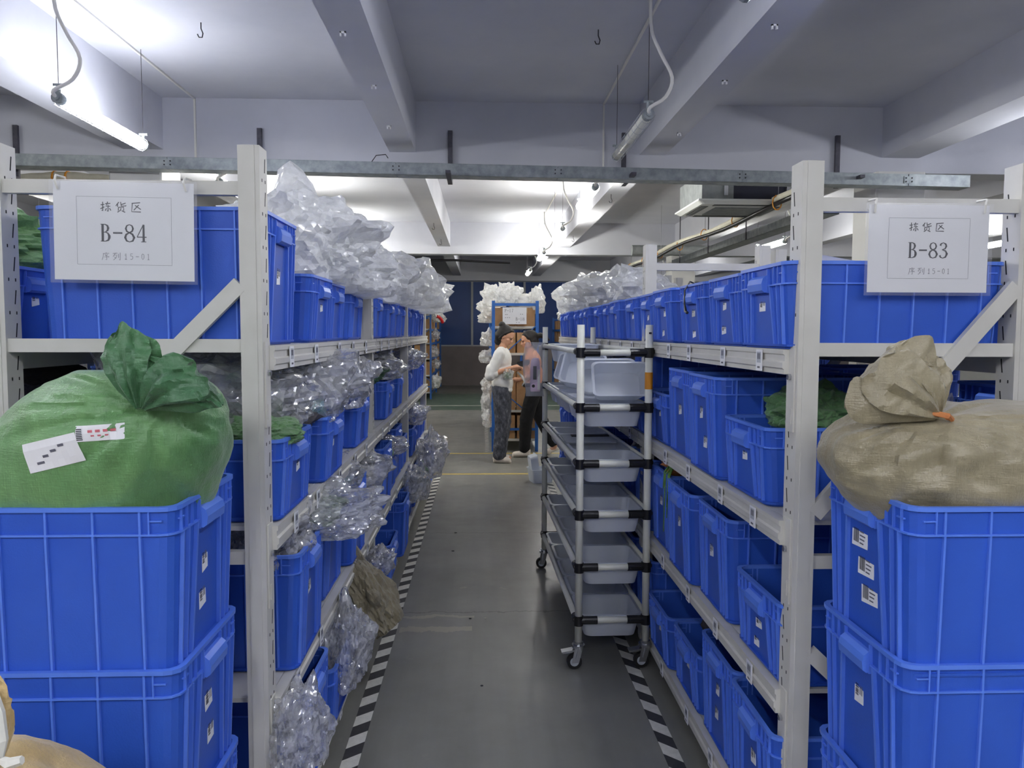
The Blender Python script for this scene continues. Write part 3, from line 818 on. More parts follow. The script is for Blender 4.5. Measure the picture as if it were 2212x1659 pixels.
BAGS = [
 (-0.70,3.05,1.84,.26,.34,.20,1,'largest milky bubble-film bag heaped on the top shelf of B-84, behind the tall crate',FILMW,5),
 (-0.66,3.76,1.79,.24,.32,.16,2,'milky film bag on top shelf of B-84, against the second post',FILMW,5),
 (-0.72,4.75,1.80,.27,.36,.17,3,'grey-white film bag on top shelf of B-84, just past the second post',FILMW,4),
 (-0.66,5.55,1.84,.27,.38,.20,4,'broad film bag on top shelf of B-84, before the third post',FILMW,4),
 (-0.60,6.45,1.86,.28,.42,.22,5,'tall glossy film bag on top shelf of B-84, past the third post',FILMW,4),
 (-0.56,7.25,1.84,.24,.40,.22,6,'last film bag on the top shelf of B-84, leaning over the aisle',FILMW,4),
 (-0.74,2.42,1.31,.20,.28,.14,7,BL+'on the second shelf of B-84, right behind the front post',FILM,5),
 (-0.66,2.86,1.32,.18,.25,.16,8,BL+'bulging toward the aisle on the second shelf of B-84, first bay',FILM,5),
 (-0.63,3.36,1.30,.15,.24,.14,3,BL+'standing up on the second shelf of B-84, near the second post',FILM,5),
 (-0.92,2.30,1.28,.20,.16,.15,2,BL+'between the green sack and the front post of B-84',FILM,4),
 (-0.66,4.85,1.30,.16,.34,.10,5,BL+'on the second shelf of B-84, middle bay',FILM,4),
 (-0.58,6.2,1.30,.12,.26,.10,1,BL+'on the second shelf of B-84, last bay',FILM,4),
 (-0.64,2.36,.88,.12,.13,.12,4,BL+'in the tall crate on the third shelf of B-84, at the front',FILM,5),
 (-0.54,2.72,.90,.17,.22,.09,6,BL+'with green inside, hanging over the third shelf of B-84',FILM,5),
 (-0.60,3.28,.93,.10,.18,.07,7,BL+'small, in a crate of the third shelf of B-84, first bay',FILM,4),
 (-0.58,3.85,.84,.12,.18,.09,8,BL+'beside the second post on the third shelf of B-84',FILM,4),
 (-0.60,5.0,.80,.12,.22,.06,2,BL+'on the third shelf of B-84, middle bay',FILM,4),
 (-0.58,6.5,.84,.12,.28,.10,3,BL+'on the third shelf of B-84, last bay',FILM,4),
 (-0.50,2.10,.43,.075,.10,.12,5,BL+'low behind the front post of B-84, on the bottom shelf',FILM,5),
 (-0.50,2.86,.345,.085,.12,.17,1,BL+'hanging out of the bottom shelf of B-84, beside the tan sack',FILM,5),
 (-0.52,3.95,.36,.07,.14,.07,6,BL+'low on the bottom shelf of B-84, past the tan sack',FILM,4),
 (-0.46,5.55,.44,.09,.26,.13,7,BL+'spilling from the bottom shelf of B-84 over the striped tape, nearer one',FILM,4),
 (-0.42,6.45,.50,.12,.34,.19,8,BL+'spilling from the bottom shelf of B-84 over the striped tape, farther one',FILM,4),
]
for b in BAGS: bag(*b[:8], mt=b[8], group=G1, sub=b[9])
BAGR = [
 (0.93,4.55,1.76,.16,.22,.12,2,'small milky film bag on the top shelf of B-83, nearest of those bags',FILMW),
 (0.98,5.10,1.78,.17,.26,.13,4,'spiky milky film bag on the top shelf of B-83, second bag from the front',FILMW),
 (0.98,5.95,1.81,.24,.36,.17,6,'broad milky film bag on the top shelf of B-83, past the third post',FILMW),
 (0.96,6.7,1.83,.25,.36,.18,5,'milky film bag on the top shelf of B-83, next to last',FILMW),
 (0.93,7.4,1.82,.24,.36,.18,1,'last milky film bag on the top shelf of B-83, by the end post',FILMW),
 (0.98,4.5,1.30,.18,.32,.10,7,BL+'on the second shelf of B-83 behind the white cart',FILM),
 (0.92,5.4,1.30,.14,.3,.10,8,BL+'on the second shelf of B-83, middle bay',FILM),
 (0.95,4.15,.88,.14,.2,.1,3,BL+'on the third shelf of B-83 behind the cart',FILM),
 (0.95,3.95,.52,.12,.2,.08,5,BL+'on the bottom shelf of B-83 behind the cart',FILM),
 (1.27,2.25,1.26,.1,.12,.10,6,BL+'behind the tan sack on the second shelf of B-83',FILM),
]
for b in BAGR: bag(*b[:8], mt=b[8], group='plastic bags on the B-83 rack')
# goods showing in crates and through the film
def goods(x, y, z, rx, ry, rz, seed, mt, label, group='goods in the crates', name='packed_goods', cat='goods'):
    return bag(x, y, z, rx, ry, rz, seed, label, mt=mt, group=group, name=name, cat=cat, sub=5 if name == 'woven_sack' else 3)
goods(-0.68,2.60,1.22,.12,.3,.05,3,DKMIX,'dark packed goods under clear film on the second shelf of B-84')
goods(-0.60,2.75,1.24,.05,.1,.04,4,TEAL,'pale teal packet under clear film on the second shelf of B-84')
goods(-0.62,3.30,.90,.06,.1,.04,5,TEAL,'pale teal packet in a crate on the third shelf of B-84')
goods(-0.66,5.0,.78,.1,.2,.05,6,DKMIX,'dark packet on the third shelf of B-84, middle bay')
goods(-0.60,4.72,.80,.06,.1,.05,2,LEAF,'green packet on the third shelf of B-84, middle bay')
goods(1.03,2.95,.36,.16,.14,.07,7,DKMIX,'grey-black goods filling a low crate on the bottom shelf of B-83')
goods(-0.72,4.55,1.27,.14,.14,.08,1,GSACKD,'dark green sack on the second shelf of B-84, just past the second post', name='woven_sack', cat='sack')
goods(-0.62,2.24,1.235,.10,.11,.045,2,GSACK,'flat green sack in the crate right behind the front post of B-84', name='woven_sack', cat='sack')
goods(-0.58,2.68,.91,.09,.10,.06,3,GSACK,'crumpled green sack inside clear film on the third shelf of B-84', name='woven_sack', cat='sack')
goods(-0.80,2.95,1.74,.08,.1,.04,4,GSACK,'small green sack tip under the milky film on the top shelf of B-84', name='woven_sack', cat='sack')
goods(-0.46,6.0,.42,.04,.08,.09,6,GSACKD,'small green sack inside the spilling bags on the bottom shelf of B-84', name='woven_sack', cat='sack')
goods(1.03,2.42,1.275,.12,.13,.075,5,GSACK,'green sack in the crate behind the front post of B-83', name='woven_sack', cat='sack')
goods(1.0,4.0,1.30,.2,.24,.07,8,GSACKD,'dark green sack on the second shelf of B-83 behind the cart', name='woven_sack', cat='sack')
goods(1.02,3.42,1.27,.16,.12,.05,1,GSACKD,'dark green sack in a low crate of the second shelf of B-83', name='woven_sack', cat='sack')
goods(-1.58,2.62,1.775,.27,.22,.11,6,GSACK,'green sack heaped on the crate behind the B-84 sign', name='woven_sack', cat='sack')
goods(-1.48,2.62,1.30,.22,.24,.10,7,DKMIX,'dark bag behind the green sack, on the rack behind B-84', name='dark_bag', cat='bag')
rt = goods(0.98,3.38,.93,.17,.14,.06,2,ROOT,'netted orange-brown goods tied with green string in a crate of B-83', name='net_bag', cat='bag')
rt2 = MB()
for k in range(9):
    a = random.uniform(-.05, .05); b = random.uniform(-0.03, 0.03)
    L = random.uniform(0.06, 0.26) if k % 3 == 0 else random.uniform(0.04, 0.1)
    x0, y0 = .90+a*.4, 3.32+b
    rt2.tube([(x0, y0, .955), (.815+a*.2, y0-.04+b, .965+random.uniform(0, .03)), (.775+b*.3, y0-.08+a, .93), (.768+b*.3, y0-.09+a, .93-L)], [.004, .004, .0035, .002], 5)
st = rt2.build('green_string', LEAF); st.parent = rt; st.matrix_parent_inverse = (Matrix.Translation(rt.location) @ Matrix.Diagonal((*rt.scale, 1))).inverted()

# tan sack sliding out of the bottom shelf of the left rack
bag(-0.475, 3.36, .36, .085, .13, .20, 5, 'dusty tan woven sack slumping from the bottom shelf of B-84 to the tape', mt=TSACK, group='', tilt=(0.0, -0.5), name='woven_sack', cat='sack', sub=5)

def loft_sack(name, rings, centre_y, ry_of, mt, label, neck, seed, fold=0.02, n=96, parent=None, cat='sack', sub=40, pleats=26):
    """rings: (z, x0, x1, cy, ry) from bottom up; closed at the neck"""
    m = MB(); out = []
    K = sub
    def lerp(t):
        f = t*(len(rings)-1); i = min(int(f), len(rings)-2); u = f-i
        # catmull-rom
        p0 = rings[max(i-1, 0)]; p1 = rings[i]; p2 = rings[i+1]; p3 = rings[min(i+2, len(rings)-1)]
        return [0.5*((2*b)+(-a+c)*u+(2*a-5*b+4*c-d)*u*u+(-a+3*b-3*c+d)*u**3) for a, b, c, d in zip(p0, p1, p2, p3)]
    N = Vector(neck)
    for k in range(K+1):
        z, x0, x1, cy, ry = lerp(k/K); cx = (x0+x1)/2; rx = (x1-x0)/2; loop = []
        for j in range(n):
            a = 2*math.pi*j/n; c, s = math.cos(a), math.sin(a)
            e = 0.82
            px = math.copysign(abs(c)**e, c)*rx; py = math.copysign(abs(s)**e, s)*ry
            p = Vector((cx+px, cy+py, z))
            d = (p-N); dist = d.length; dn = d.normalized()
            w = math.exp(-dist*4.5)
            f1 = ridge(dn, 3.2, seed, 2)*0.045*w*min(1, dist*9)
            f2 = ridge(p, 3.0, seed+4, 2)*fold*0.6 + ridge(p, 8, seed+2, 2)*fold*0.28
            nr = Vector((px/max(rx, .02), py/max(ry, .02), 0.3)).normalized()
            p += nr*(f1+f2)
            loop.append(p)
        out.append(loop)
    m.rings(out, True, True)
    o = m.build(name, mt, parent, smooth=True)
    smooth_by_normals(o.data, 50)
    return o
def tuft(name, neck, tip, width, thick, mt, parent, seed, n=48, K=26, flare=1.0, bend=(0, 0, 0)):
    """gathered cloth fanning out from the neck towards the tip"""
    N = Vector(neck); T = Vector(tip); ax = (T-N); L = ax.length; ax.normalize()
    side = ax.cross(Vector((0, 1, 0))).normalized(); dep = ax.cross(side).normalized(); out = []
    for k in range(K+1):
        t = k/K
        wd = (0.10 + 0.90*math.sin(min(1, t*1.25)*math.pi/2)**1.1)*(1-0.25*max(0, t-0.75)*4*0.5)
        if t > 0.9: wd *= 1-(t-0.9)*3.5
        loop = []
        for j in range(n):
            a = 2*math.pi*j/n
            pl = 1+0.20*math.cos(9*a+seed+2*t)*(1-0.4*t)+0.16*noise.noise(Vector((math.cos(a)*2.4, math.sin(a)*2.4, t*3.0+seed)))*2*t
            rr = Vector((math.cos(a)*width*wd*pl, math.sin(a)*thick*(0.35+0.65*math.sin(math.pi*min(1, t*1.1)))*pl))
            p = N + ax*(L*t*(1+0.22*noise.noise(Vector((math.cos(a)*1.3+seed, math.sin(a)*1.3, 0.5)))*t)) + side*rr.x + dep*rr.y + Vector(bend)*t*t
            p += dep*0.018*ridge(Vector((math.cos(a)*2, t*4, seed)), 1.6, seed, 2)*t
            loop.append(p)
        out.append(loop)
    m = MB(); m.rings(out, True, True)
    o = m.build(name, mt, parent, smooth=True); smooth_by_normals(o.data, 45); return o

# green woven sack in the left front crate
gs = empty('woven_sack', (-0.86, 1.74, 1.02), 'large green woven sack tied at the top, white stickers, in the front crate', 'sack')
inv = Matrix.Translation(gs.location).inverted()
def keep(o, p): o.parent = p; o.matrix_parent_inverse = Matrix.Translation(p.location).inverted(); return o
rings = [(1.03,-1.06,-.66,1.74,.13),(1.10,-1.12,-.63,1.74,.15),(1.17,-1.13,-.605,1.735,.165),(1.24,-1.06,-.575,1.73,.17),(1.31,-1.01,-.575,1.72,.165),
         (1.37,-.955,-.59,1.71,.14),(1.405,-.90,-.61,1.70,.10),(1.43,-.84,-.65,1.69,.05),(1.435,-.78,-.70,1.685,.02)]
gs_body = keep(loft_sack('sack_body', rings, 0, 0, GSACK, '', (-.655, 1.56, 1.372), 3, fold=0.022, n=128, sub=72), gs)
keep(tuft('tied_top', (-.665, 1.55, 1.370), (-.69, 1.57, 1.515), .050, .035, GSACKD, gs, 2), gs)
keep(tuft('tied_top', (-.655, 1.55, 1.370), (-.560, 1.56, 1.475), .072, .040, GSACKD, gs, 5, bend=(.02, 0, -.045)), gs)
def patch(pts_px, d, mt, name, parent, extra=None, push=0.0):
    pass
from mathutils.bvhtree import BVHTree
def drape(spec, body, cx, cz, rot, *mats):
    """paper laid on the sack: spec rows are (material, u0, u1, v0, v1) in metres"""
    me = body.data; bvh = BVHTree.FromPolygons([v.co.copy() for v in me.vertices], [tuple(p.vertices) for p in me.polygons])
    m = MB(); c, s = math.cos(rot), math.sin(rot)
    for mi, u0, u1, v0, v1 in spec:
        m.m = mi; nu = max(1, int((u1-u0)/.012)); nv = max(1, int((v1-v0)/.012)); P = {}
        for i in range(nu+1):
            for j in range(nv+1):
                u = u0+(u1-u0)*i/nu; v = v0+(v1-v0)*j/nv; x = cx+u*c-v*s; z = cz+u*s+v*c
                h = bvh.ray_cast(Vector((x, 0.9, z)), Vector((0, 1, 0)))
                y = (h[0].y if h[0] else 1.56) - (.0016 if mi == 0 else .0024)
                P[i, j] = (x, y, z)
        for i in range(nu):
            for j in range(nv): m.quad(P[i, j], P[i+1, j], P[i+1, j+1], P[i, j+1])
    o = m.build('paper_sticker', list(mats), smooth=True); return keep(o, body.parent)
lb = [(0, -.055, .055, -.028, .03)] + [(1, -.02+k*.018, -.008+k*.018, -.004+k*.007, .001+k*.007) for k in range(3)] + [(1, -.035, -.02, -.015, -.010)]
drape(lb, gs_body, -.825, 1.285, .24, STICK, INKG)
lb = [(0, -.042, .042, -.015, .016)] + [(1, -.040, -.029, -.012+k*.0034, -.0102+k*.0034) for k in range(7)] + [(2, -.018+k*.013, -.010+k*.013, .002, .007) for k in range(4)] + [(2, -.014+k*.012, -.008+k*.012, -.006, -.003) for k in range(3)]
drape(lb, gs_body, -.735, 1.325, .05, STICK, INK, INKR)

# tan woven sack on the right front stack
ts = empty('woven_sack', (1.08, 1.66, 1.05), 'large tan woven sack tied with cord, in the front crate before B-83', 'sack')
rings = [(1.05,.90,1.36,1.67,.12),(1.12,.84,1.44,1.665,.145),(1.17,.80,1.50,1.66,.16),(1.225,.765,1.52,1.66,.17),(1.28,.77,1.50,1.66,.17),(1.32,.81,1.46,1.66,.145),
         (1.35,.87,1.40,1.66,.10),(1.365,.95,1.30,1.66,.05),(1.368,1.02,1.15,1.66,.02)]
keep(loft_sack('sack_body', rings, 0, 0, TSACK, '', (.92, 1.56, 1.35), 6, fold=0.028, n=128, sub=72), ts)
keep(tuft('tied_top', (.925, 1.56, 1.352), (.80, 1.58, 1.455), .090, .05, TSACK, ts, 4), ts)
keep(tuft('tied_top', (.925, 1.56, 1.352), (.885, 1.58, 1.47), .05, .04, TSACK, ts, 8), ts)
o = MB().tube([(.900, 1.545, 1.362), (.925, 1.52, 1.357), (.948, 1.545, 1.347), (.93, 1.58, 1.342), (.90, 1.57, 1.357)], .006, 6).build('tie_cord', ROOT); keep(o, ts)
o = MB().box(-.03, .03, 0, .002, -.06, .06).build('paper_sticker', STICK); o.location = (1.13, 1.48, 1.20); o.rotation_euler = (-.1, 0, 0); keep(o, ts)

# beige sack in the lower left corner, close to the camera
bs = empty('cloth_sack', (-.86, 1.22, 0), 'beige cloth sack with a white carrying strap, close before the crate stack', 'sack')
rings = [(.0,-1.2,-.62,1.21,.2),(.15,-1.27,-.54,1.21,.26),(.4,-1.27,-.50,1.21,.27),(.62,-1.25,-.50,1.21,.26),(.70,-1.23,-.60,1.21,.24),(.77,-1.15,-.655,1.21,.19),(.83,-1.08,-.72,1.21,.11),(.86,-.95,-.78,1.21,.04)]
keep(loft_sack('sack_body', rings, 0, 0, BSACK, '', (-.84, 1.12, .93), 9, fold=0.05, n=96, sub=50), bs)
keep(tuft('tied_top', (-.715, 1.10, .84), (-.700, 1.10, 1.04), .042, .035, BSACK, bs, 3), bs)
keep(MB().tube([(-.672, 1.07, 1.03), (-.660, 1.065, 1.0), (-.652, 1.06, .965), (-.655, 1.06, .94), (-.640, 1.055, .935), (-.622, 1.055, .940)], [.010, .011, .009, .006, .008, .006], 6).build('carrying_strap', TAPEW), bs)

# ------------------------------------------------------------------ signs
GL = {
 'B': [[(.12,0,.10),(.12,1,.10)], [(0,.985,.03),(.3,.985,.03)], [(.12,.985,.03),(.28,.975,.04),(.40,.90,.08),(.44,.77,.10),(.40,.63,.08),(.28,.54,.035),(.12,.525,.03)],
       [(.26,.54,.03),(.42,.48,.06),(.50,.32,.11),(.50,.22,.11),(.44,.08,.08),(.28,.015,.035),(0,.015,.03)]],
 'P': [[(.12,0,.09),(.12,1,.09)], [(0,.985,.03),(.3,.985,.03)], [(0,.015,.03),(.26,.015,.03)], [(.12,.985,.03),(.32,.97,.04),(.46,.86,.09),(.47,.70,.10),(.38,.53,.06),(.12,.48,.03)]],
 '8': [[(.26,.53,.05),(.12,.60,.07),(.06,.76,.08),(.12,.92,.06),(.27,.99,.035),(.42,.92,.06),(.48,.76,.08),(.42,.60,.07),(.26,.53,.05)],
       [(.26,.53,.05),(.08,.42,.08),(.02,.25,.10),(.10,.06,.07),(.27,.0,.035),(.46,.06,.07),(.54,.25,.10),(.44,.44,.08),(.26,.53,.05)]],
 '4': [[(.38,1,.04),(.02,.30,.035)], [(0,.285,.04),(.56,.285,.04)], [(.39,1,.08),(.39,0,.10)], [(.24,.015,.03),(.54,.015,.03)]],
 '3': [[(.06,.80,.10),(.10,.92,.06),(.26,.99,.035),(.42,.90,.08),(.46,.76,.09),(.38,.60,.06),(.18,.54,.03)],
       [(.18,.54,.03),(.42,.46,.07),(.51,.28,.11),(.42,.07,.08),(.24,0,.035),(.08,.06,.06),(.04,.18,.10)]],
 '1': [[(.10,.86,.03),(.26,1,.06),(.26,0,.08)], [(.1,.015,.03),(.42,.015,.03)]],
 '7': [[(.05,.97,.06),(.5,.97,.06)], [(.5,.97,.04),(.3,.5,.06),(.22,0,.09)]],
 '5': [[(.46,.97,.06),(.10,.97,.05),(.08,.56,.05),(.28,.62,.05),(.46,.48,.08),(.46,.2,.08),(.28,.0,.06),(.04,.06,.06)]],
 '0': [[(.26,1,.05),(.08,.8,.08),(.06,.3,.08),(.26,0,.05),(.46,.3,.08),(.46,.8,.08),(.26,1,.05)]],
 '-': [[(.02,.5,.07),(.56,.5,.07)]], ':': [[(.2,.66,.09),(.26,.6,.09)], [(.2,.2,.09),(.26,.14,.09)]],
 'jian': [[(.02,.68),(.38,.73)],[(.22,.98),(.22,.10),(.10,.16)],[(.0,.30),(.38,.50)],[(.46,.80),(.96,.84)],[(.70,1),(.54,.52),(.94,.56)],[(.73,.70),(.73,.05),(.62,.12)],[(.58,.36),(.46,.12)],[(.86,.38),(1.0,.15)]],
 'huo': [[(.32,.98),(.02,.60)],[(.2,.80),(.2,.52)],[(.98,.90),(.5,.72)],[(.50,1),(.54,.60),(1.0,.62),(1.0,.70)],[(.28,.48),(.26,.15)],[(.28,.48),(.78,.50),(.78,.15)],[(.52,.40),(.48,.2),(.18,.0)],[(.58,.16),(.92,.0)]],
 'qu': [[(.1,.88),(.92,.96)],[(.16,.88),(.10,.08),(.98,.06)],[(.78,.74),(.3,.22)],[(.42,.70),(.98,.30)]],
 'xu': [[(.5,1.0),(.56,.9)],[(.12,.82),(.9,.88)],[(.18,.82),(.14,.4),(.0,.02)],[(.36,.66),(.76,.7),(.56,.54)],[(.44,.6),(.62,.5)],[(.3,.40),(.9,.45),(.82,.34)],[(.6,.42),(.58,.03),(.44,.1)]],
 'lie': [[(.02,.86),(.6,.92)],[(.32,.88),(.05,.45)],[(.22,.65),(.52,.68),(.42,.3),(.08,.02)],[(.2,.42),(.36,.3)],[(.74,.82),(.74,.3)],[(.96,.98),(.94,.03),(.80,.1)]],
}
def write(m, seq, x, y, h, wscale, o, u, v, off, adv=0.66, stroke=None, cw=1.0):
    for g in seq:
        if g == ' ': x += h*adv*0.6; continue
        for st in GL[g]:
            pts = [(x+p[0]*h*cw, y+p[1]*h) + (((p[2]*wscale*h) if len(p) > 2 and stroke is None else (stroke or .05*h)),) for p in st]
            m.ribbon(pts, 0, o, u, v, off)
        x += h*adv*cw
def big_sign(x0, x1, zt, zb, y, num, label, tilt=0.0, pencil=INKG):
    W = x1-x0; Hh = zt-zb
    s = empty('aisle_sign', (x0, y, zt), label, 'sign')
    MB().box(0, W, 0, 0.0012, -Hh, 0).build('paper_sheet', PAPER, s)
    MB().box(-0.009, W+0.009, -0.003, -0.0022, -Hh-0.008, 0.004).build('clear_sleeve', SLEEVE, s)
    o = Vector((0, -0.0004, -Hh)); u = Vector((1, 0, 0)); v = Vector((0, 0, 1)); off = Vector((0, -0.0002, 0))
    m = MB()
    fx0, fx1, fz0, fz1 = .165*W, .84*W, .16*Hh, .85*Hh; t = .0006
    for a, b in (((fx0, fz0), (fx1, fz0)), ((fx1, fz0), (fx1, fz1)), ((fx1, fz1), (fx0, fz1)), ((fx0, fz1), (fx0, fz0))):
        m.ribbon([(a[0], a[1], t), (b[0], b[1], t)], t, o, u, v, off)
    m.build('printed_frame', INKG, s)
    m = MB(); write(m, ['B', '-', num[0], num[1]], .333*W, .395*Hh, .178*Hh, 1.35, o, u, v, off, adv=.70, cw=.98)
    m.build('printed_number', INK, s)
    m = MB(); write(m, ['jian', 'huo', 'qu'], .335*W, .695*Hh, .105*Hh, 1, o, u, v, off, adv=1.45, stroke=.0022)
    m.build('handwriting', INK, s)
    m = MB(); write(m, ['xu', 'lie', ':'], .34*W, .205*Hh, .08*Hh, 1, o, u, v, off, adv=1.35, stroke=.0011)
    write(m, ['1', '5', '-', '0', '1'], .50*W, .215*Hh, .06*Hh, 1, o, u, v, off, adv=.95, stroke=.0011, cw=1.0)
    m.build('handwriting', pencil, s)
    for fx in (.04, .95):
        xx = fx*W
        MB().tube([(xx, -.005, -.02), (xx-.003, -.012, .0), (xx, -.012, .012), (xx, .03, .014), (xx, .034, -.005), (xx, .003, -.02)], .0028, 6).build('hanging_tie', FLEX, s)
    s.rotation_euler = (0, tilt, 0)
    return s
big_sign(-1.052, -.712, 1.888, 1.648, 2.0, ['8', '4'], 'white B-84 sign in a clear sleeve hanging from the left rack frame', tilt=0.012)
big_sign(.950, 1.252, 1.836, 1.622, 1.92, ['8', '3'], 'white B-83 sign in a clear sleeve hanging from the right rack frame', tilt=0.0)

# ------------------------------------------------------------------ the pipe cart
cart = empty('tray_cart', (.590, 3.47, 0), 'white pipe cart on casters with black joints and six tiers of trays', 'cart', rotz=R(1.3))
CW, CLN = .306, 1.53
LEVELS = [.222, .465, .705, .935, 1.187, 1.432]
for (cx, cy) in ((-CW/2, 0), (CW/2, 0), (-CW/2, CLN), (CW/2, CLN)):
    MB().tube([(cx, cy, .125), (cx, cy, 1.555)], .0168, 14).build('post', PIPEW, cart, smooth=True)
    ca = MB(); ca.tube([(cx, cy, .125), (cx, cy, .112)], .022, 14); ca.tube([(cx, cy, .112), (cx, cy, .10)], .030, 14)
    ca.bar((cx-.0, cy-.0, .10), (cx-.012, cy-.0, .05), .045, .004)
    for s in (-1, 1):
        ca.hexa([(cx-.03, cy+s*.014-.0015, .03), (cx+.002, cy+s*.014-.0015, .03), (cx+.002, cy+s*.014+.0015, .03), (cx-.03, cy+s*.014+.0015, .03),
                 (cx-.018, cy+s*.014-.0015, .10), (cx+.02, cy+s*.014-.0015, .10), (cx+.02, cy+s*.014+.0015, .10), (cx-.018, cy+s*.014+.0015, .10)])
    cst = ca.build('caster', CHROME, cart)
    wm = MB(); wm.tube([(cx-.018, cy-.011, .034), (cx-.018, cy+.011, .034)], .034, 20); wm.build('wheel', RUBBER, cst)
    wm = MB(); wm.tube([(cx-.018, cy-.0125, .034), (cx-.018, cy+.0125, .034)], .020, 16); wm.build('wheel_hub', GREYW, cst)
    if cy == 0:
        MB().hexa([(cx-.075, cy-.02, .075), (cx-.02, cy-.02, .085), (cx-.02, cy+.02, .085), (cx-.075, cy+.02, .075), (cx-.078, cy-.02, .083), (cx-.02, cy-.02, .093), (cx-.02, cy+.02, .093), (cx-.078, cy+.02, .083)]).build('brake_pedal', CHROME, cst)
for z in LEVELS:
    for cy in (0, CLN):
        MB().tube([(-CW/2, cy, z), (CW/2, cy, z)], .0145, 12).build('cross_tube', PIPEW, cart, smooth=True)
    for cx in (-CW/2, CW/2):
        MB().tube([(cx*1.06, 0, z+.004), (cx*1.06, CLN, z+.004)], .0135, 12).build('side_rail', PIPEW, cart, smooth=True)
    for cx in (-CW/2, CW/2):
        for cy in (0, CLN):
            s = -1 if cx > 0 else 1
            j = MB(); j.tube([(cx, cy, z-.022), (cx, cy, z+.022)], .0215, 14); j.tube([(cx, cy, z), (cx+s*.085, cy, z)], .0185, 12)
            t = 1 if cy == 0 else -1
            j.tube([(cx*1.06, cy, z+.004), (cx*1.06, cy+t*.05, z+.004)], .0175, 12)
            j.box(cx+s*.024, cx+s*.075, cy-.0215, cy-.017, z-.006, z+.006)
            j.build('pipe_joint', BLACK, cart, smooth=False)
MB().tube([(CW/2, 0, 1.27), (CW/2, 0, 1.345)], .0178, 14).build('orange_tape_band', ORANGE, cart)
mk_ = MB(); mk_.box(CW/2-.006, CW/2+.006, -.0182, -.0168, 1.515, 1.523); mk_.build('ink_mark', INK, cart)
def tray_mesh(L=.30, W=.292, H=.105, t=.003):
    m = MB(); N = 4
    def lp(f, z, e=0): return [(p[0], p[1], z) for p in rrect(W/2*f+e, L/2*f+e, .035, N)]
    m.rings([lp(.80, 0), lp(.86, H*.4), lp(.92, H-.004), lp(.92, H-.004, .004), lp(1.0, H-.006, 0), lp(1.0, H), lp(.915, H+.001), lp(.90, H-.006), lp(.85, H*.4), lp(.79, t)], True, True)
    return m.mesh('tray', TRAY, True)
TM = tray_mesh(); smooth_by_normals(TM, 40)
tn = ['bottom', 'second-lowest', 'third-lowest', 'fourth', 'fifth', 'top']
cart_inv = cart.matrix_basis.copy()
CM = Matrix.Translation((.590, 3.47, 0)) @ Matrix.Rotation(R(1.3), 4, 'Z')
for li in range(5):
    for k in range(5):
        o = link('plastic_tray', TM); p = CM @ Vector((0, .155+k*.302, LEVELS[li]-.088))
        if li == 4: p.z += 0
        o.location = p; o.rotation_euler = (0, 0, R(1.3)+random.uniform(-.01, .01)); 
        tag(o, 'milky white tray on the %s tier of the cart, %s from its front end' % (tn[li], ORD[k]), 'tray', 'trays lying in the cart tiers')
o = link('plastic_tray', TM, None, CM @ Vector((0.0, 1.30, LEVELS[5]-.085)), R(1.3)); tag(o, 'milky white tray alone on the top tier of the cart, at its far end', 'tray', 'trays lying in the cart tiers')
def loose_tray(p, rot, sc, label):
    o = link('plastic_tray', TM, None, CM @ Vector(p)); o.rotation_euler = rot; o.scale = sc; return tag(o, label, 'tray', 'trays stood on the fifth tier')
loose_tray((.035, .13, LEVELS[4]+.085), (R(66), 0, R(1.3)), (.90, .55, 1.0), 'white bin tipped toward the aisle on the fifth tier, at the front')
loose_tray((.0, .28, LEVELS[4]+.095), (R(70), 0, R(4)), (.92, .58, 1.0), 'white bin tipped up right behind the front one on the fifth tier')
loose_tray((-.03, .72, LEVELS[4]+.10), (R(58), R(8), R(-16)), (.78, .66, .9), 'white bin tipped up midway along the fifth tier of the cart')
loose_tray((-.03, 1.12, LEVELS[4]+.09), (R(64), R(10), R(-20)), (.6, .55, .9), 'small white bin tipped up at the far end of the fifth tier')
o = MB().box(-.13, .13, -.1, .1, 0, .006).build('clipboard', GREYW); o.location = CM @ Vector((-.02, .62, LEVELS[3]+.026)); o.rotation_euler = (R(4), 0, R(3))
tag(o, 'thin grey board lying across the trays of the fourth tier', 'board')
o = MB().box(-.09, .11, -.02, .02, 0, .008).build('black_ruler', BLACK); o.location = CM @ Vector((-.01, .68, LEVELS[3]+.034)); o.rotation_euler = (R(4), 0, R(3))
tag(o, 'black strip lying on the grey board of the cart', 'ruler')
o = MB().box(-.03, .03, -.025, .025, 0, .002).build('paper_slip', STICK); o.location = CM @ Vector((-.06, .52, LEVELS[4]+.022))
tag(o, 'small pinkish paper slip on the fifth tier of the cart', 'paper')
# clear pouch with a lilac bottle holder, hung on the far left post
hb = empty('hanging_pouch', (.335, 4.93, 1.46), 'clear plastic pouch holding a lilac plastic case, hung on the cart post', 'pouch')
m = MB(); n_ = 14
ringsP = []
for k in range(n_+1):
    t = k/n_; z = -.34*t; w = .062+.006*math.sin(5*t); d = .004+.024*math.sin(math.pi*min(1, t*1.15))**1.2 if t < .87 else .006
    off = -.012*math.sin(3*t)
    ringsP.append([(off+w*math.cos(a), d*math.sin(a)+.003*math.sin(7*t+3*a), z) for a in [2*math.pi*j/20 for j in range(20)]])
m.rings(ringsP, False, True); m.build('pouch_film', ZIP, hb, smooth=True)
m = MB(); m.rings([[(p[0], p[1]*.34, z) for p in rrect(.031*f, .031*f, .010, 3)] for z, f in ((-.31, .92), (-.30, 1), (-.16, 1.0), (-.12, .85), (-.10, .7))], True, True)
c_ = m.build('lilac_case', LILAC, hb, smooth=False)
m = MB(); m.box(-.014, .008, -.012, -.0105, -.235, -.15); m.tube([(-.012, -.0105, -.275), (-.012, -.013, -.275)], .010, 12); m.build('dark_slot', BLACK, c_)
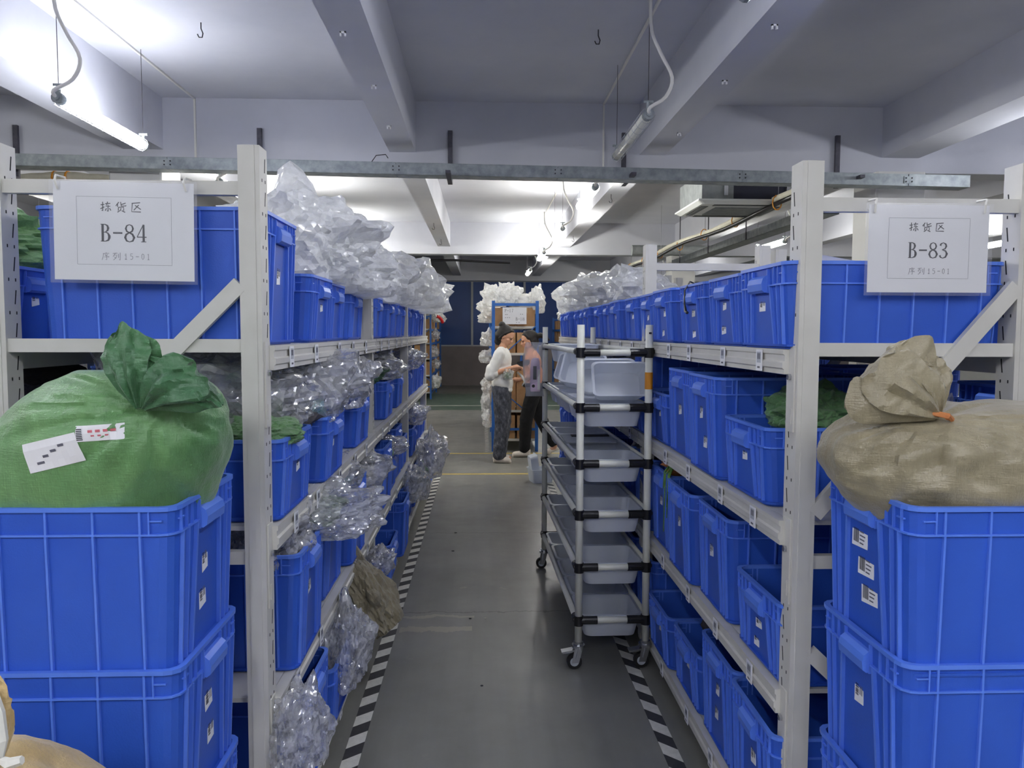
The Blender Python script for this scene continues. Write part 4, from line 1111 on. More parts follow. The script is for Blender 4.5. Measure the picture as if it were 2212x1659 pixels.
m = MB(); m.box(.014, .028, -.016, -.010, -.30, -.17); m.build('white_clip', FLEX, c_)
# white bin on the floor beyond the cart
o = link('plastic_tray', TM, None, (.60, 7.95, 0.001)); o.rotation_euler = (0, 0, R(12)); o.scale = (.85, .85, 1.3); tag(o, 'white plastic bin on the floor by the yellow line, beyond the cart', 'bin')
o = link('plastic_tray', TM, None, (.49, 7.95, 0.17)); o.rotation_euler = (0, R(82), R(8)); o.scale = (.75, .7, .7); tag(o, 'white plastic bin leaning upright against the bin on the floor', 'bin')

# ------------------------------------------------------------------ lamps
def lamp_meshes(Lg, m_tube):
    t = MB().tube([(0, .05, 0), (0, Lg-.05, 0)], .034, 12).mesh('glow_tube', m_tube, True)
    c = MB(); 
    for y0, y1 in ((0, .05), (Lg-.05, Lg)):
        c.tube([(0, y0, 0), (0, y1, 0)], .034, 12)
    cap = MB(); cap.tube([(0, 0, 0), (0, .055, 0)], .034, 12); cap.tube([(0, -.012, 0), (0, 0, 0)], .018, 10); cap.tube([(0, .025, .03), (0, .025, .075)], .012, 8)
    cap.box(-.03, .03, .018, .032, .07, .085)
    g = MB()
    for k in range(8):
        a = 2*math.pi*k/8; g.tube([(.046*math.cos(a), .03, .046*math.sin(a)), (.046*math.cos(a), Lg-.03, .046*math.sin(a))], .0015, 4)
    for k in range(9):
        y = .06+(Lg-.12)*k/8
        g.tube([(.046*math.cos(a), y, .046*math.sin(a)) for a in [2*math.pi*j/12 for j in range(13)]], .0015, 4, cap=False)
    f = MB(); K_ = [(0, .0, 0), (.0, -.03, .03), (.10, -.01, .10), (.14, 0, .22), (.07, 0, .36), (.01, 0, .50), (0, 0, .68)]
    P_ = []
    for i_ in range(len(K_)-1):
        a_, b_, c_, d_ = [Vector(K_[min(max(i_+q, 0), len(K_)-1)]) for q in (-1, 0, 1, 2)]
        for w_ in (0, .25, .5, .75): P_.append(0.5*((2*b_)+(-a_+c_)*w_+(2*a_-5*b_+4*c_-d_)*w_*w_+(-a_+3*b_-3*c_+d_)*w_**3))
    f.tube(P_+[K_[-1]], .011, 8)
    w = MB()
    w.tube([(0, .025, .08), (.0, .025, .68)], .0022, 4)
    return t, cap.mesh('end_cap', GALV), g.mesh('wire_guard', GREYW), f.mesh('flex_cable', FLEX, True), w.mesh('hanging_wire', SOOT)
def lamp(x, y, Lg, m_tube, label, z=2.87):
    o = empty('tube_lamp', (x, y, z), label, 'lamp', 'caged tube lamps hung from the ceiling')
    t, c, g, f, w = cached(('lamp', Lg, m_tube.name), lambda: lamp_meshes(Lg, m_tube))
    link('glow_tube', t, o); link('end_cap', c, o); e = link('end_cap', c, o, (0, Lg, 0)); e.rotation_euler = (0, 0, math.pi); link('hanging_wire', w, o, (0, Lg-.055, 0))
    link('wire_guard', g, o); link('flex_cable', f, o); link('hanging_wire', w, o)
    return o
SP = 'lit caged tube lamp '
for (x, y, mt_, lb_) in [
  (1.05, 2.0, TUBEC, SP+'at the top edge over the aisle, nearest the camera'), (1.03, 4.92, TUBEOFF, 'unlit caged tube lamp hanging before the galvanised tray'),
  (1.05, 7.35, TUBEW, SP+'just beyond the galvanised tray over the aisle'), (1.05, 10.3, TUBEW, SP+'over the aisle, second beyond the tray'),
  (1.05, 13.4, TUBEW, SP+'over the aisle, third beyond the tray'), (1.05, 17.2, TUBEW, SP+'over the far green floor'),
  (-2.46, 4.75, TUBEC, SP+'before the long beam above the left rack'), (-2.37, 7.3, TUBEW, SP+'beyond the tray above the B-84 sign'), (-2.37, 10.2, TUBEW, SP+'above the left racks, farther'),
  (-2.37, 13.3, TUBEW, SP+'above the left racks, farthest'), (-2.37, 1.5, TUBEC, SP+'left of the camera, above the rack ends'),
  (4.45, 11.5, TUBEW, SP+'seen between the posts, left of the B-83 sign'), (4.45, 19.5, TUBEW, SP+'small and far, right of the aisle'), (4.45, 5.0, TUBEC, SP+'above the right racks, near'),
  (4.45, 2.0, TUBEC, SP+'right of the camera above the racks'), (7.75, 11.3, TUBEW, SP+'at the right edge beside the B-83 sign'), (7.75, 5.5, TUBEW, SP+'far right bay'),
  (-5.8, 3.5, TUBEW, SP+'far left bay'), (-5.8, 9.5, TUBEW, SP+'far left bay, beyond'), (1.05, -1.2, TUBEB, SP+'behind the camera on the right'), (-2.37, -1.4, TUBEB, SP+'behind the camera on the left'),
  (-.66, -1.9, TUBEB, SP+'added as fill over the cross aisle behind the camera'), (-4.4, -1.9, TUBEB, SP+'added as fill over the cross aisle, far left behind the camera'), (-.66, -3.5, TUBEB, SP+'added as fill near the front wall behind the camera'), (3.0, -1.9, TUBEB, SP+'added as fill over the cross aisle behind the right stack')]:  # these four unseen lamps are added to brighten the front faces
    lamp(x, y, 1.2, mt_, lb_)
# conduits on the ceiling
for x, ya, yb in ((-2.50, 0.5, 7.1), (1.08, 0.5, 7.1), (1.08, 7.4, 14.7), (-2.5, 7.4, 14.7)):
    m = MB(); m.box(x-.008, x+.008, ya, yb, 3.535, 3.55); m.box(x-.008, x+.008, yb-.014, yb, 3.0, 3.54)
    tag(m.build('cable_trunking', FLEX), 'thin white cable trunking along the ceiling, %s' % ('above the left rack, near' if x < 0 and ya < 1 else 'above the left rack, far' if x < 0 else 'above the aisle, near' if ya < 1 else 'above the aisle, far'), 'trunking')

# galvanised cable tray with brackets
ct = empty('cable_tray', (0, 6.8, 2.87), 'long galvanised cable tray crossing under the ceiling beam', 'cable tray')
xs = [-4.1, -2.62, -.72, .64, 2.2, 3.62, 4.15]
def ty(x): return -.02*x
def tz(x): return -.04-.016*x
for i in range(len(xs)-1):
    a, b = xs[i], xs[i+1]-.004; d = (0.004 if i % 2 else 0)
    m = MB()
    for (y0, y1, z0, z1) in ((-.08, -.077, 0, .095), (.077, .08, 0, .095), (-.08, .08, 0, .003), (-.083, .083, .095, .099)):
        m.hexa([(a, y0+ty(a)-d, z0+tz(a)), (b, y0+ty(b)-d, z0+tz(b)), (b, y1+ty(b)-d, z0+tz(b)), (a, y1+ty(a)-d, z0+tz(a)),
                (a, y0+ty(a)-d, z1+tz(a)), (b, y0+ty(b)-d, z1+tz(b)), (b, y1+ty(b)-d, z1+tz(b)), (a, y1+ty(a)-d, z1+tz(a))])
    m.build('tray_section', GALV, ct)
    if i:
        m = MB(); m.box(a-.04, a+.04, -.086+ty(a), -.083+ty(a), .02+tz(a), .08+tz(a)); pl = m.build('joint_plate', GALV, ct)
        m = MB()
        for dx in (-.025, .025):
            for dz in (.035, .065): m.tube([(a+dx, -.086+ty(a), dz+tz(a)), (a+dx, -.092+ty(a), dz+tz(a))], .006, 6)
        m.build('bolts', SOOT, pl)
for x in (-4.02, -1.94, -.28, 1.26, 3.19):
    m = MB(); m.box(x-.02, x+.02, .26, .29, -.02, .42); m.build('hanger_bracket', BRKT, ct)
    m = MB(); m.box(x-.02, x+.02, -.22, .29, -.045, -.02); m.build('support_arm', BRKT, ct)
m = MB(); m.tube([(-.95, 6.9, 2.97), (-.9, 6.85, 3.02), (-.82, 6.85, 3.03), (-.8, 6.86, 3.0)], .004, 5)
tag(m.build('loose_wire', SOOT), 'short loose black wire curling up from the galvanised tray', 'wire')

# ceiling cassette
ac = empty('ceiling_cassette', (2.58, 8.15, 2.78), 'dark ceiling cassette air conditioner with a white louvred panel', 'air conditioner')
def frus(z0, h0, z1, h1, m): m.rings([[(p[0], p[1], z0) for p in rrect(h0, h0, .03, 2)], [(p[0], p[1], z1) for p in rrect(h1, h1, .03, 2)]], True, True)
m = MB(); frus(0.0, .43, .03, .475, m); m.box(-.475, .475, -.475, .475, .03, .045); pn = m.build('face_panel', ACW, ac)
m = MB(); m.box(-.24, .24, -.24, .24, -.012, 0.0); m.build('intake_grille', ACG, pn)
for (a, b, c, d) in ((-.3, .3, -.40, -.33), (-.3, .3, .33, .40), (-.40, -.33, -.3, .3), (.33, .40, -.3, .3)):
    MB().box(a, b, c, d, -.004, .004).build('air_slot', BLACK, pn)
    if b-a > .3: MB().box(a+.01, b-.01, c+.02, c+.05, -.007, -.004).build('louvre', ACG, pn)
    else: MB().box(a+.02, a+.05, c+.01, d-.01, -.007, -.004).build('louvre', ACG, pn)
m = MB(); frus(.045, .42, .33, .42, m); m.build('casing', ACB, ac)
m = MB(); m.box(-.425, -.12, -.432, -.42, .05, .31); m.box(-.432, -.42, -.43, .43, .05, .31); m.build('foam_cover', ACG, ac)
for (x, y) in ((-.20, -.45), (.42, -.45), (-.2, .45), (.42, .45)):
    MB().tube([(x, y, .12), (x, y, .82)], .004, 5).build('hanging_rod', CHROME, ac)
    MB().box(x-.02, x+.02, y-.006, y+.006, .08, .2).build('mount_bracket', CHROME, ac)
MB().tube([(.42, -.3, .2), (.55, -.3, .2), (.58, -.3, .28), (.55, -.3, .34), (.45, -.3, .34)], .02, 8).build('drain_hose', BLACK, ac)
# pipe bundle running down the room
pb = empty('pipe_bundle', (2.86, 7.0, 2.78), 'lagged pale and black pipes tied with orange strips beside the cassette', 'pipes')
def sag(y, k): return .02*math.sin(y*1.7+k)
MB().tube([(.02*math.sin(y*.9), y, .03+sag(y, 0)) for y in [j*.55 for j in range(22)]], .035, 8).build('lagged_pipe', LAG, pb, smooth=True)
MB().tube([(-.04+.02*math.sin(y*.8+1), y, -.03+sag(y, 1)) for y in [j*.55 for j in range(22)]], .024, 8).build('black_pipe', BLACK, pb, smooth=True)
for k in range(9):
    y = .6+k*1.25
    MB().tube([(.045*math.cos(a)-.01, y, .0+.07*math.sin(a)) for a in [2*math.pi*j/10 for j in range(11)]], .006, 5, cap=False).build('orange_tie', ORANGE, pb)
    if k % 2 == 0: MB().tube([(0, y, .05), (0, y, .8)], .003, 4).build('hanging_rod', CHROME, pb)
m = MB(); L_ = 6.2
for (a, b, c, d) in ((-.1, -.097, 0, .1), (.097, .1, 0, .1), (-.1, .1, 0, .003)): m.box(a, b, 0, L_, c, d)
dt = m.build('duct_channel', GALV, None, loc=(3.5, 7.9, 2.72)); tag(dt, 'galvanised channel running away beside the pipes, over the right racks', 'channel')
for k in range(4): MB().box(-.11, -.10, .5+k*1.7, .53+k*1.7, 0, .85).build('hanger', BRKT, dt)
m = MB(); m.tube([(2.6, 13.7, 2.95), (4.0, 13.7, 2.95)], .09, 14); tag(m.build('round_pipe', ACG), 'short grey round pipe crossing behind the right racks', 'pipe')
hz_ = MB()
pts = [(-4.9+.1*k, 7.65, 2.95+.012*math.sin(k*.8)) for k in range(16)]
hz_.tube(pts, [.05+.006*(k % 2) for k in range(16)], 10)
hs = hz_.build('corrugated_hose', LAG, None, smooth=True); tag(hs, 'pale corrugated hose tied with orange strip behind the left tray end', 'hose')
for x in (-4.0, -3.88): MB().tube([(x, 7.65+.06*math.cos(a), 2.95+.065*math.sin(a)) for a in [2*math.pi*j/10 for j in range(11)]], .01, 5, cap=False).build('orange_tie', ORANGE, hs)
tag(MB().box(-6, -3.3, 7.75, 7.8, 2.82, 2.86).build('dark_rail', BRKT), 'dark steel rail below the pale hose, left', 'rail')
# dangling black cable over a crate of the right rack
tag(MB().tube([(.83, 3.0, 1.70), (.79, 2.98, 1.715), (.765, 2.96, 1.68), (.762, 2.95, 1.63), (.762, 2.93, 1.60), (.76, 2.90, 1.595)], [.003, .003, .003, .003, .006, .006], 6).build('black_cable', BLACK),
    'thin black cable end hanging over a crate on the top shelf of B-83', 'cable')
o = MB().hexa([(-.1, -.06, 0), (.1, -.06, 0), (.1, .06, 0), (-.1, .06, 0), (-.08, -.06, .05), (.1, -.06, .02), (.1, .06, .025), (-.08, .06, .045)]).build('white_carton', PAPER); o.location = (1.0, 2.22, 1.69)
tag(o, 'white paper packet showing over the first crate on the top shelf of B-83', 'packet')

# ------------------------------------------------------------------ far blue racks with cartons
def carton_mesh(w, d, h):
    m = MB(); m.box(-w/2, w/2, -d/2, d/2, 0, h*.995)
    b = m.mesh('carton_body', CARD)
    m = MB(); m.box(-.02, .02, -d/2-.001, d/2+.001, h*.995, h); m.box(-.02, .02, -d/2-.0015, -d/2, h*.7, h)
    m.box(-w/2-.001, w/2+.001, -.02, .02, h*.6, h*.6+.002)
    return b, m.mesh('packing_tape', CARDD)
def carton(x, y, z, w, d, h, label, group):
    b, t = cached(('carton', w, d, h), lambda: carton_mesh(w, d, h))
    o = empty('carton', (x, y, z), label, 'carton', group); link('carton_body', b, o); link('packing_tape', t, o)
    o.rotation_euler = (0, 0, random.uniform(-.03, .03)); return o
def blue_rack(x0, x1, ys, label, levels, top=1.92):
    o = empty('blue_rack', (x0, ys[0], 0), label, 'rack'); W = x1-x0
    for y in ys:
        for xx in (0, W): MB().box(xx-.02, xx+.02, y-ys[0]-.02, y-ys[0]+.02, 0, top).build('post', BSTEEL, o)
        MB().box(.02, W-.02, y-ys[0]-.012, y-ys[0]+.012, top-.065, top-.03).build('cross_bar', BSTEEL, o)
        MB().box(.02, W-.02, y-ys[0]-.012, y-ys[0]+.012, .27, .30).build('cross_bar', BSTEEL, o)
        MB().bar((W-.02, y-ys[0], 1.60), (.02, y-ys[0], 1.14), .012, .035, (0, 1, 0)).build('diagonal_brace', BSTEEL, o)
        MB().bar((.02, y-ys[0], .85), (W-.02, y-ys[0], .42), .012, .035, (0, 1, 0)).build('diagonal_brace', BSTEEL, o)
    for i in range(len(ys)-1):
        for z in levels:
            a, b = ys[i]-ys[0]+.02, ys[i+1]-ys[0]-.02
            MB().box(.01, W-.01, a, b, z-.03, z).build('shelf_panel', RACK, o)
            for xx in (0, W): MB().box(xx-.015, xx+.015, a, b, z-.05, z).build('beam', BSTEEL, o)
    return o
LVB = [.16, .55, .93, 1.28, 1.60]
lw = ['bottom', 'second', 'third', 'fourth', 'top']
blue_rack(.145, .70, [10.0, 12.0, 14.0], 'blue steel rack of cartons facing the aisle, behind the two women', [.16, .53, 1.26, 1.60])
k = 0
for li, z in enumerate([.16, .53, 1.26, 1.60]):
    hs_ = [.30, .50, .26, .235][li]
    for i in range(7):
        carton(.29, 10.22+.52*i, z, .27, .36, hs_, 'carton on the left side of the blue rack, %s shelf, %s from its end' % (['bottom', 'second', 'third', 'top'][li], ORD[i]), 'cartons in the blue rack behind the women')
    for i in range(3):
        carton(.565, 10.22+.52*i, z, .23, .36, hs_, 'carton on the right side of the blue rack, %s shelf, %s from its end' % (['bottom', 'second', 'third', 'top'][li], ORD[i]), 'cartons in the blue rack behind the women')
for nm, xa, xb, ya in (('left', -1.72, -1.16, 17.9), ('right', 1.92, 2.5, 17.0)):
    blue_rack(xa, xb, [ya, ya+2.1, ya+4.2], 'far blue steel rack of cartons against the back wall, %s of the aisle' % nm, LVB)
    fx = xb-.2 if nm == 'left' else xa+.2
    for li, z in enumerate(LVB):
        for i in range(8):
            carton(fx, ya+.28+.5*i, z, .36, .36, .30 if li < 4 else .22, 'carton on the far %s blue rack, %s shelf, %s from its near end' % (nm, lw[li], ORD[i]), 'cartons in the far %s rack' % nm)
G3 = 'plastic bags around the blue rack'
for i, (x, y, z, a, b, c) in enumerate([(.17,10.3,1.96,.16,.16,.16),(.33,10.1,1.98,.16,.12,.17),(.50,10.15,1.90,.2,.12,.10),(.70,10.15,1.90,.10,.12,.2),(.10,10.9,1.85,.14,.2,.14),(.08,11.6,1.72,.12,.25,.09),
                                     (.09,10.5,1.42,.11,.16,.12),(.08,11.2,1.16,.11,.16,.11),(.09,10.8,.78,.1,.2,.13),(.09,10.5,.35,.08,.2,.13),(.09,11.4,.5,.1,.25,.2)]):
    bag(x, y, z, a, b, c, i+2, 'milky plastic bag %s' % ['heaped on the top left corner of the blue rack', 'standing highest on top of the blue rack', 'lying flat on top of the blue rack', 'hanging over the top right corner of the blue rack',
        'on the left top edge of the blue rack, behind the corner bag', 'poking left from the top shelf of the blue rack', 'on the left side of the blue rack at head height', 'on the left side of the blue rack behind the shoulder',
        'on the left side of the blue rack at hip height', 'low on the left side of the blue rack, nearest', 'low on the left side of the blue rack, farther'][i], mt=FILMW, group=G3)
for i, (x, y, z, a, b, c) in enumerate([(-1.12,18.2,1.92,.16,.3,.14),(-1.05,19.0,1.85,.16,.3,.14),(-1.1,18.6,1.45,.1,.4,.14),(-1.1,18.3,1.05,.1,.3,.14),(-1.1,18.8,.75,.1,.3,.12),(-1.08,18.3,.35,.12,.3,.18),
                                     (1.95,17.5,1.95,.2,.3,.16),(1.9,18.3,1.9,.14,.3,.14),(1.88,17.6,1.45,.1,.3,.12),(1.88,17.5,1.1,.1,.3,.1)]):
    bag(x, y, z, a, b, c, i+4, '%s plastic bag on the far %s blue rack, %s' % ('clear', 'left' if x < 0 else 'right', ['topmost', 'topmost but farther', 'at the fourth shelf', 'at the third shelf', 'at the second shelf', 'at the floor', 'topmost', 'topmost but farther', 'at the fourth shelf', 'at the third shelf'][i]), mt=FILM if i in (2, 3, 4) else FILMW, group='plastic bags on the far blue racks')
tag(MB().tube([(-1.02, 17.95, 1.88), (-.97, 18.0, 1.86), (-.92, 18.05, 1.8), (-.9, 18.1, 1.74)], .035, 8).build('red_handle', RED), 'red plastic handle on top of the far left blue rack', 'handle')
tag(MB().tube([(.6, 16.9, 3.0), (-.6, 16.9, 3.05), (-2.5, 16.9, 3.02)], .025, 6).build('loose_wire', SOOT), 'dark sagging cable across the far bay under the ceiling', 'wire')
# sign on the blue rack
sg = empty('rack_sign', (.262, 9.955, 1.835), 'white P-17 and B-18 sign hung on the blue rack', 'sign')
MB().box(0, .30, 0, .002, -.21, 0).build('paper_sheet', PAPER, sg)
m = MB(); o_ = Vector((0, -.0006, -.21)); u_ = Vector((1, 0, 0)); v_ = Vector((0, 0, 1)); of_ = Vector((0, -.0006, 0))
write(m, ['P', '-', '1', '7'], .025, .15, .040, 1.3, o_, u_, v_, of_, adv=.72)
write(m, ['B', '-', '1', '8'], .165, .045, .040, 1.3, o_, u_, v_, of_, adv=.72)
m.build('printed_number', INK, sg)
m = MB()
for (x, y) in ((.03, .12), (.05, .12), (.22, .125), (.245, .125), (.03, .08), (.055, .08), (.08, .08), (.17, .02), (.20, .02)): m.ribbon([(x, y, .007), (x+.012, y, .007)], 0, o_, u_, v_, of_)
m.build('handwriting', INKG, sg)
MB().box(-.006, .306, -.003, -.0024, -.216, .004).build('clear_sleeve', SLEEVE, sg)

# ------------------------------------------------------------------ people
class Blob:
    def __init__(s): s.v = []; s.f = []
    def _add(s, vs, fs):
        b = len(s.v); s.v += vs; s.f += [tuple(b+i for i in f) for f in fs]
    def ell(s, c, r, rot=(0, 0, 0)):
        vs, fs = ico(3); M = Euler(rot).to_matrix()
        s._add([tuple(Vector(c) + M @ Vector((v.x*r[0], v.y*r[1], v.z*r[2]))) for v in vs], fs); return s
    def cap(s, p0, p1, r0, r1, fl=1.0):
        p0 = Vector(p0); p1 = Vector(p1); d = p1-p0; n = 12; K = 5
        if d.length < 1e-6: d = Vector((0, 0, 1e-3))
        dn = d.normalized(); a = dn.cross(Vector((0, 1, 0)))
        a = a.normalized() if a.length > .1 else dn.orthogonal().normalized()
        b = dn.cross(a); vs = []; fs = []
        prof = []
        for k in range(K): t = math.pi/2*k/K; prof.append((-r0*math.cos(t), r0*math.sin(t)))
        prof.append((0, r0)); prof.append((d.length, r1))
        for k in range(1, K+1): t = math.pi/2*k/K; prof.append((d.length+r1*math.sin(t), r1*math.cos(t)))
        for (h, r) in prof:
            for j in range(n):
                t = 2*math.pi*j/n; vs.append(tuple(p0+dn*h+(a*math.cos(t)*fl+b*math.sin(t))*max(r, 1e-4)))
        for k in range(len(prof)-1):
            for j in range(n): fs.append((k*n+j, k*n+(j+1) % n, (k+1)*n+(j+1) % n, (k+1)*n+j))
        fs.append(tuple(range(n))[::-1]); e = (len(prof)-1)*n; fs.append(tuple(e+j for j in range(n)))
        s._add(vs, fs); return s
    def chain(s, pts, rs):
        for i in range(len(pts)-1): s.cap(pts[i], pts[i+1], rs[i], rs[i+1])
        return s
    def build(s, name, mt, parent, voxel=.008, smooth_it=4, wr=0.0, seed=1):
        me = bpy.data.meshes.new(name); me.from_pydata(s.v, [], s.f); o = bpy.data.objects.new(name, me); COL.objects.link(o)
        r = o.modifiers.new('r', 'REMESH'); r.mode = 'VOXEL'; r.voxel_size = voxel; r.use_smooth_shade = True
        if smooth_it:
            q = o.modifiers.new('s', 'SMOOTH'); q.factor = .5; q.iterations = smooth_it
        dg = bpy.context.evaluated_depsgraph_get(); m2 = bpy.data.meshes.new_from_object(o.evaluated_get(dg))
        o.modifiers.clear(); o.data = m2; m2.name = name
        if wr:
            for v in m2.vertices:
                p = v.co; v.co = p + v.normal*wr*(ridge(Vector((p.x, p.y, p.z*1.6)), 7, seed, 2))
        m2.materials.clear(); m2.materials.append(mt)
        m2.polygons.foreach_set('use_smooth', [True]*len(m2.polygons))
        o.parent = parent; return o

def hand(b, wrist, dirn, up, curl=.5, s=1.0, side=1):
    """palm and five fingers grown from the wrist"""
    w = Vector(wrist); d = Vector(dirn).normalized(); u = Vector(up).normalized(); r = d.cross(u).normalized()
    b.cap(w, w+d*.05*s, .022*s, .03*s); b.cap(w+d*.05*s-r*.018*s, w+d*.075*s-r*.02*s, .017*s, .014*s); b.cap(w+d*.05*s+r*.018*s, w+d*.075*s+r*.02*s, .017*s, .014*s)
    for k, L in enumerate((.062, .070, .066, .052)):
        o = w+d*.078*s + r*(-.027+.018*k)*s
        p1 = o+(d*math.cos(curl*.6)-u*math.sin(curl*.6))*L*.45*s
        p2 = p1+(d*math.cos(curl*1.6)-u*math.sin(curl*1.6))*L*.32*s
        p3 = p2+(d*math.cos(curl*2.4)-u*math.sin(curl*2.4))*L*.25*s
        b.chain([o, p1, p2, p3], [.0088*s, .0082*s, .0075*s, .0066*s])
    o = w+d*.03*s - r*.026*s*side
    p1 = o+(d*.6-r*side*.7+u*.2)*.035*s; p2 = p1+(d*.9-r*side*.2-u*.2)*.03*s
    b.chain([o, p1, p2], [.0115*s, .010*s, .008*s])

def head(b, c, pitch, s=1.0):
    """head looking towards local +x, pitch>0 looks down; returns transform"""
    M = Matrix.Translation(c) @ Matrix.Rotation(pitch, 4, 'Y')
    def T(p): return M @ (Vector(p)*s)
    rot = (0, pitch, 0)
    b.ell(T((-.008, 0, .03)), (.093*s, .073*s, .088*s), rot)          # skull
    b.ell(T((.022, 0, -.03)), (.062*s, .056*s, .078*s), rot)          # face
    b.ell(T((.045, 0, -.085)), (.030*s, .030*s, .022*s), rot)         # chin
    b.cap(T((-.01, .048, -.05)), T((.035, .022, -.085)), .020*s, .016*s); b.cap(T((-.01, -.048, -.05)), T((.035, -.022, -.085)), .020*s, .016*s)
    b.cap(T((.080, 0, .012)), T((.100, 0, -.022)), .008*s, .0115*s)   # nose
    b.ell(T((.090, 0, -.026)), (.012*s, .015*s, .009*s), rot)
    b.ell(T((.078, 0, -.048)), (.012*s, .020*s, .006*s), rot)         # lips
    b.ell(T((.076, 0, -.058)), (.012*s, .018*s, .006*s), rot)
    b.ell(T((.070, .03, .022)), (.014*s, .024*s, .008*s), rot); b.ell(T((.070, -.03, .022)), (.014*s, .024*s, .008*s), rot)   # brows
    for y in (-1, 1):
        b.ell(T((.042, y*.040, -.02)), (.028*s, .022*s, .022*s), rot)  # cheeks
        b.ell(T((-.012, y*.074, -.01)), (.018*s, .008*s, .030*s), rot) # ears
    return T, M
def face_parts(T, s, parent):
    for y in (-1, 1):
        e = Blob(); e.ell(T((.074, y*.030, .004)), (.010*s, .013*s, .006*s)); e.build('eye', INK, parent, .002, 1)
        e = Blob(); e.cap(T((.082, y*.014, .024)), T((.072, y*.046, .026)), .0035*s, .0025*s); e.build('eyebrow', HAIR, parent, .002, 1)
    e = Blob(); e.ell(T((.086, 0, -.053)), (.006*s, .017*s, .006*s)); e.build('mouth', LIPS, parent, .002, 1)

# woman in white, reading a phone, facing the blue rack side
w1 = empty('person', (.235, 9.2, 0), 'person in a white long-sleeved top and speckled trousers looking down at a phone', 'person', rotz=R(-12))
b = Blob()
hc = Vector((.045, 0, 1.475)); T, M = head(b, hc, R(30))
b.cap((-.005, 0, 1.30), (.025, 0, 1.42), .048, .044)                 # neck
b.ell((0, 0, 1.20), (.085, .145, .13)); b.ell((.0, 0, 1.02), (.08, .115, .12)); b.ell((-.005, 0, .88), (.095, .145, .10))
b.chain([(0, -.155, 1.27), (-.10, -.185, 1.03), (.135, -.115, 1.115)], [.046, .036, .023])
b.chain([(0, .155, 1.27), (-.03, .195, 1.03), (.150, .055, 1.09)], [.046, .036, .023])
hand(b, (.145, -.11, 1.118), (1, .32, .10), (0, 0, 1), .7, 1.0, 1)
hand(b, (.155, .055, 1.092), (1, -.30, .12), (0, 0, 1), .6, 1.0, -1)
b.chain([(0, -.075, .86), (.02, -.08, .46), (-.02, -.085, .09)], [.082, .056, .040]); b.chain([(0, .075, .86), (.01, .08, .46), (-.05, .085, .09)], [.082, .056, .040])
b.cap((-.03, -.085, .05), (.10, -.10, .03), .036, .028); b.cap((-.06, .085, .05), (.07, .10, .03), .036, .028)
b.build('body', SKIN, w1, .0055, 3); face_parts(T, 1.0, w1)
hr = Blob(); s_ = 1.0
rot = (0, R(30), 0)
hr.ell(T((-.034, 0, .042)), (.090, .080, .085), rot); hr.ell(T((-.058, 0, -.012)), (.066, .082, .086), rot); hr.ell(T((-.038, .030, .028)), (.064, .054, .066), rot); hr.ell(T((-.038, -.030, .028)), (.064, .054, .066), rot); hr.ell(T((.012, 0, .085)), (.050, .058, .028), rot)
for y in (-1, 1): hr.cap(T((.03, y*.050, .085)), T((-.01, y*.074, .035)), .016, .014); hr.cap(T((-.015, y*.076, .03)), T((-.04, y*.07, -.045)), .012, .016)
hr.cap(T((-.058, 0, -.03)), T((-.048, 0, -.095)), .066, .046); hr.cap(T((-.03, .03, 0)), T((-.03, .03, -.05)), .05, .035); hr.cap(T((-.03, -.03, 0)), T((-.03, -.03, -.05)), .05, .035)
hr.ell(T((-.105, .0, .095)), (.040, .045, .036), rot)
hr.build('hair', HAIR, w1, .006, 2, .004, 3)
sh = Blob()
sh.ell((0, 0, 1.20), (.108, .170, .15)); sh.ell((.005, 0, 1.05), (.118, .155, .17)); sh.ell((.008, 0, .93), (.125, .165, .115)); sh.cap((-.0, -.10, 1.305), (.0, .10, 1.305), .050, .050)
sh.ell((.008, 0, .85), (.115, .160, .05))
sh.chain([(0, -.155, 1.27), (-.105, -.187, 1.035), (-.06, -.175, 1.045)], [.064, .058, .050]); sh.chain([(0, .155, 1.27), (-.035, .197, 1.035), (.01, .165, 1.048)], [.064, .058, .050])
sh.chain([(-.09, -.18, 1.10), (-.105, -.187, 1.02)], [.062, .060])
sh.build('white_top', SHIRT, w1, .008, 3, .007, 5)
pt = Blob(); pt.ell((-.005, 0, .86), (.115, .158, .10))
pt.chain([(0, -.075, .85), (.02, -.085, .46), (-.01, -.09, .10)], [.098, .082, .078]); pt.chain([(0, .075, .85), (.01, .085, .46), (-.04, .09, .10)], [.098, .082, .078])
pt.build('trousers', PANTS, w1, .009, 3, .010, 7)
for (x, y) in ((-.03, -.09), (-.07, .09)):
    s2 = Blob(); s2.cap((x-.01, y, .045), (x+.12, y*1.12, .034), .045, .036); s2.cap((x-.01, y, .075), (x+.02, y, .07), .046, .042)
    s2.cap((x-.035, y, .022), (x+.14, y*1.12, .020), .024, .022)
    s2.build('shoe', SHOE, w1, .005, 2)
def Wp(root, p): return Matrix.Translation(root.location) @ Euler(root.rotation_euler).to_matrix().to_4x4() @ Vector(p)
ph = MB(); ph.box(-.075, .075, -.037, .037, -.004, .004); po = ph.build('smartphone', PHONE); po.location = Wp(w1, (.262, -.05, 1.165)); po.rotation_euler = (R(50), R(-14), R(-12))
tag(po, 'dark smartphone held in both hands by the person in white', 'phone')
bag(*Wp(w1, (.10, -.155, 1.03)), .055, .05, .075, 3, 'small clear bag of green and yellow goods hanging from a hand', mt=FILM, group='', sub=4)
bag(*Wp(w1, (.10, -.155, 1.02)), .035, .03, .045, 6, 'green leafy goods inside the small clear bag', mt=LEAF, group='', name='leafy_goods', cat='goods', sub=3)
bag(*Wp(w1, (.095, -.165, 1.075)), .02, .02, .018, 2, 'yellow packet at the top of the small clear bag', mt=ORANGE, group='', name='yellow_packet', cat='packet', sub=3)
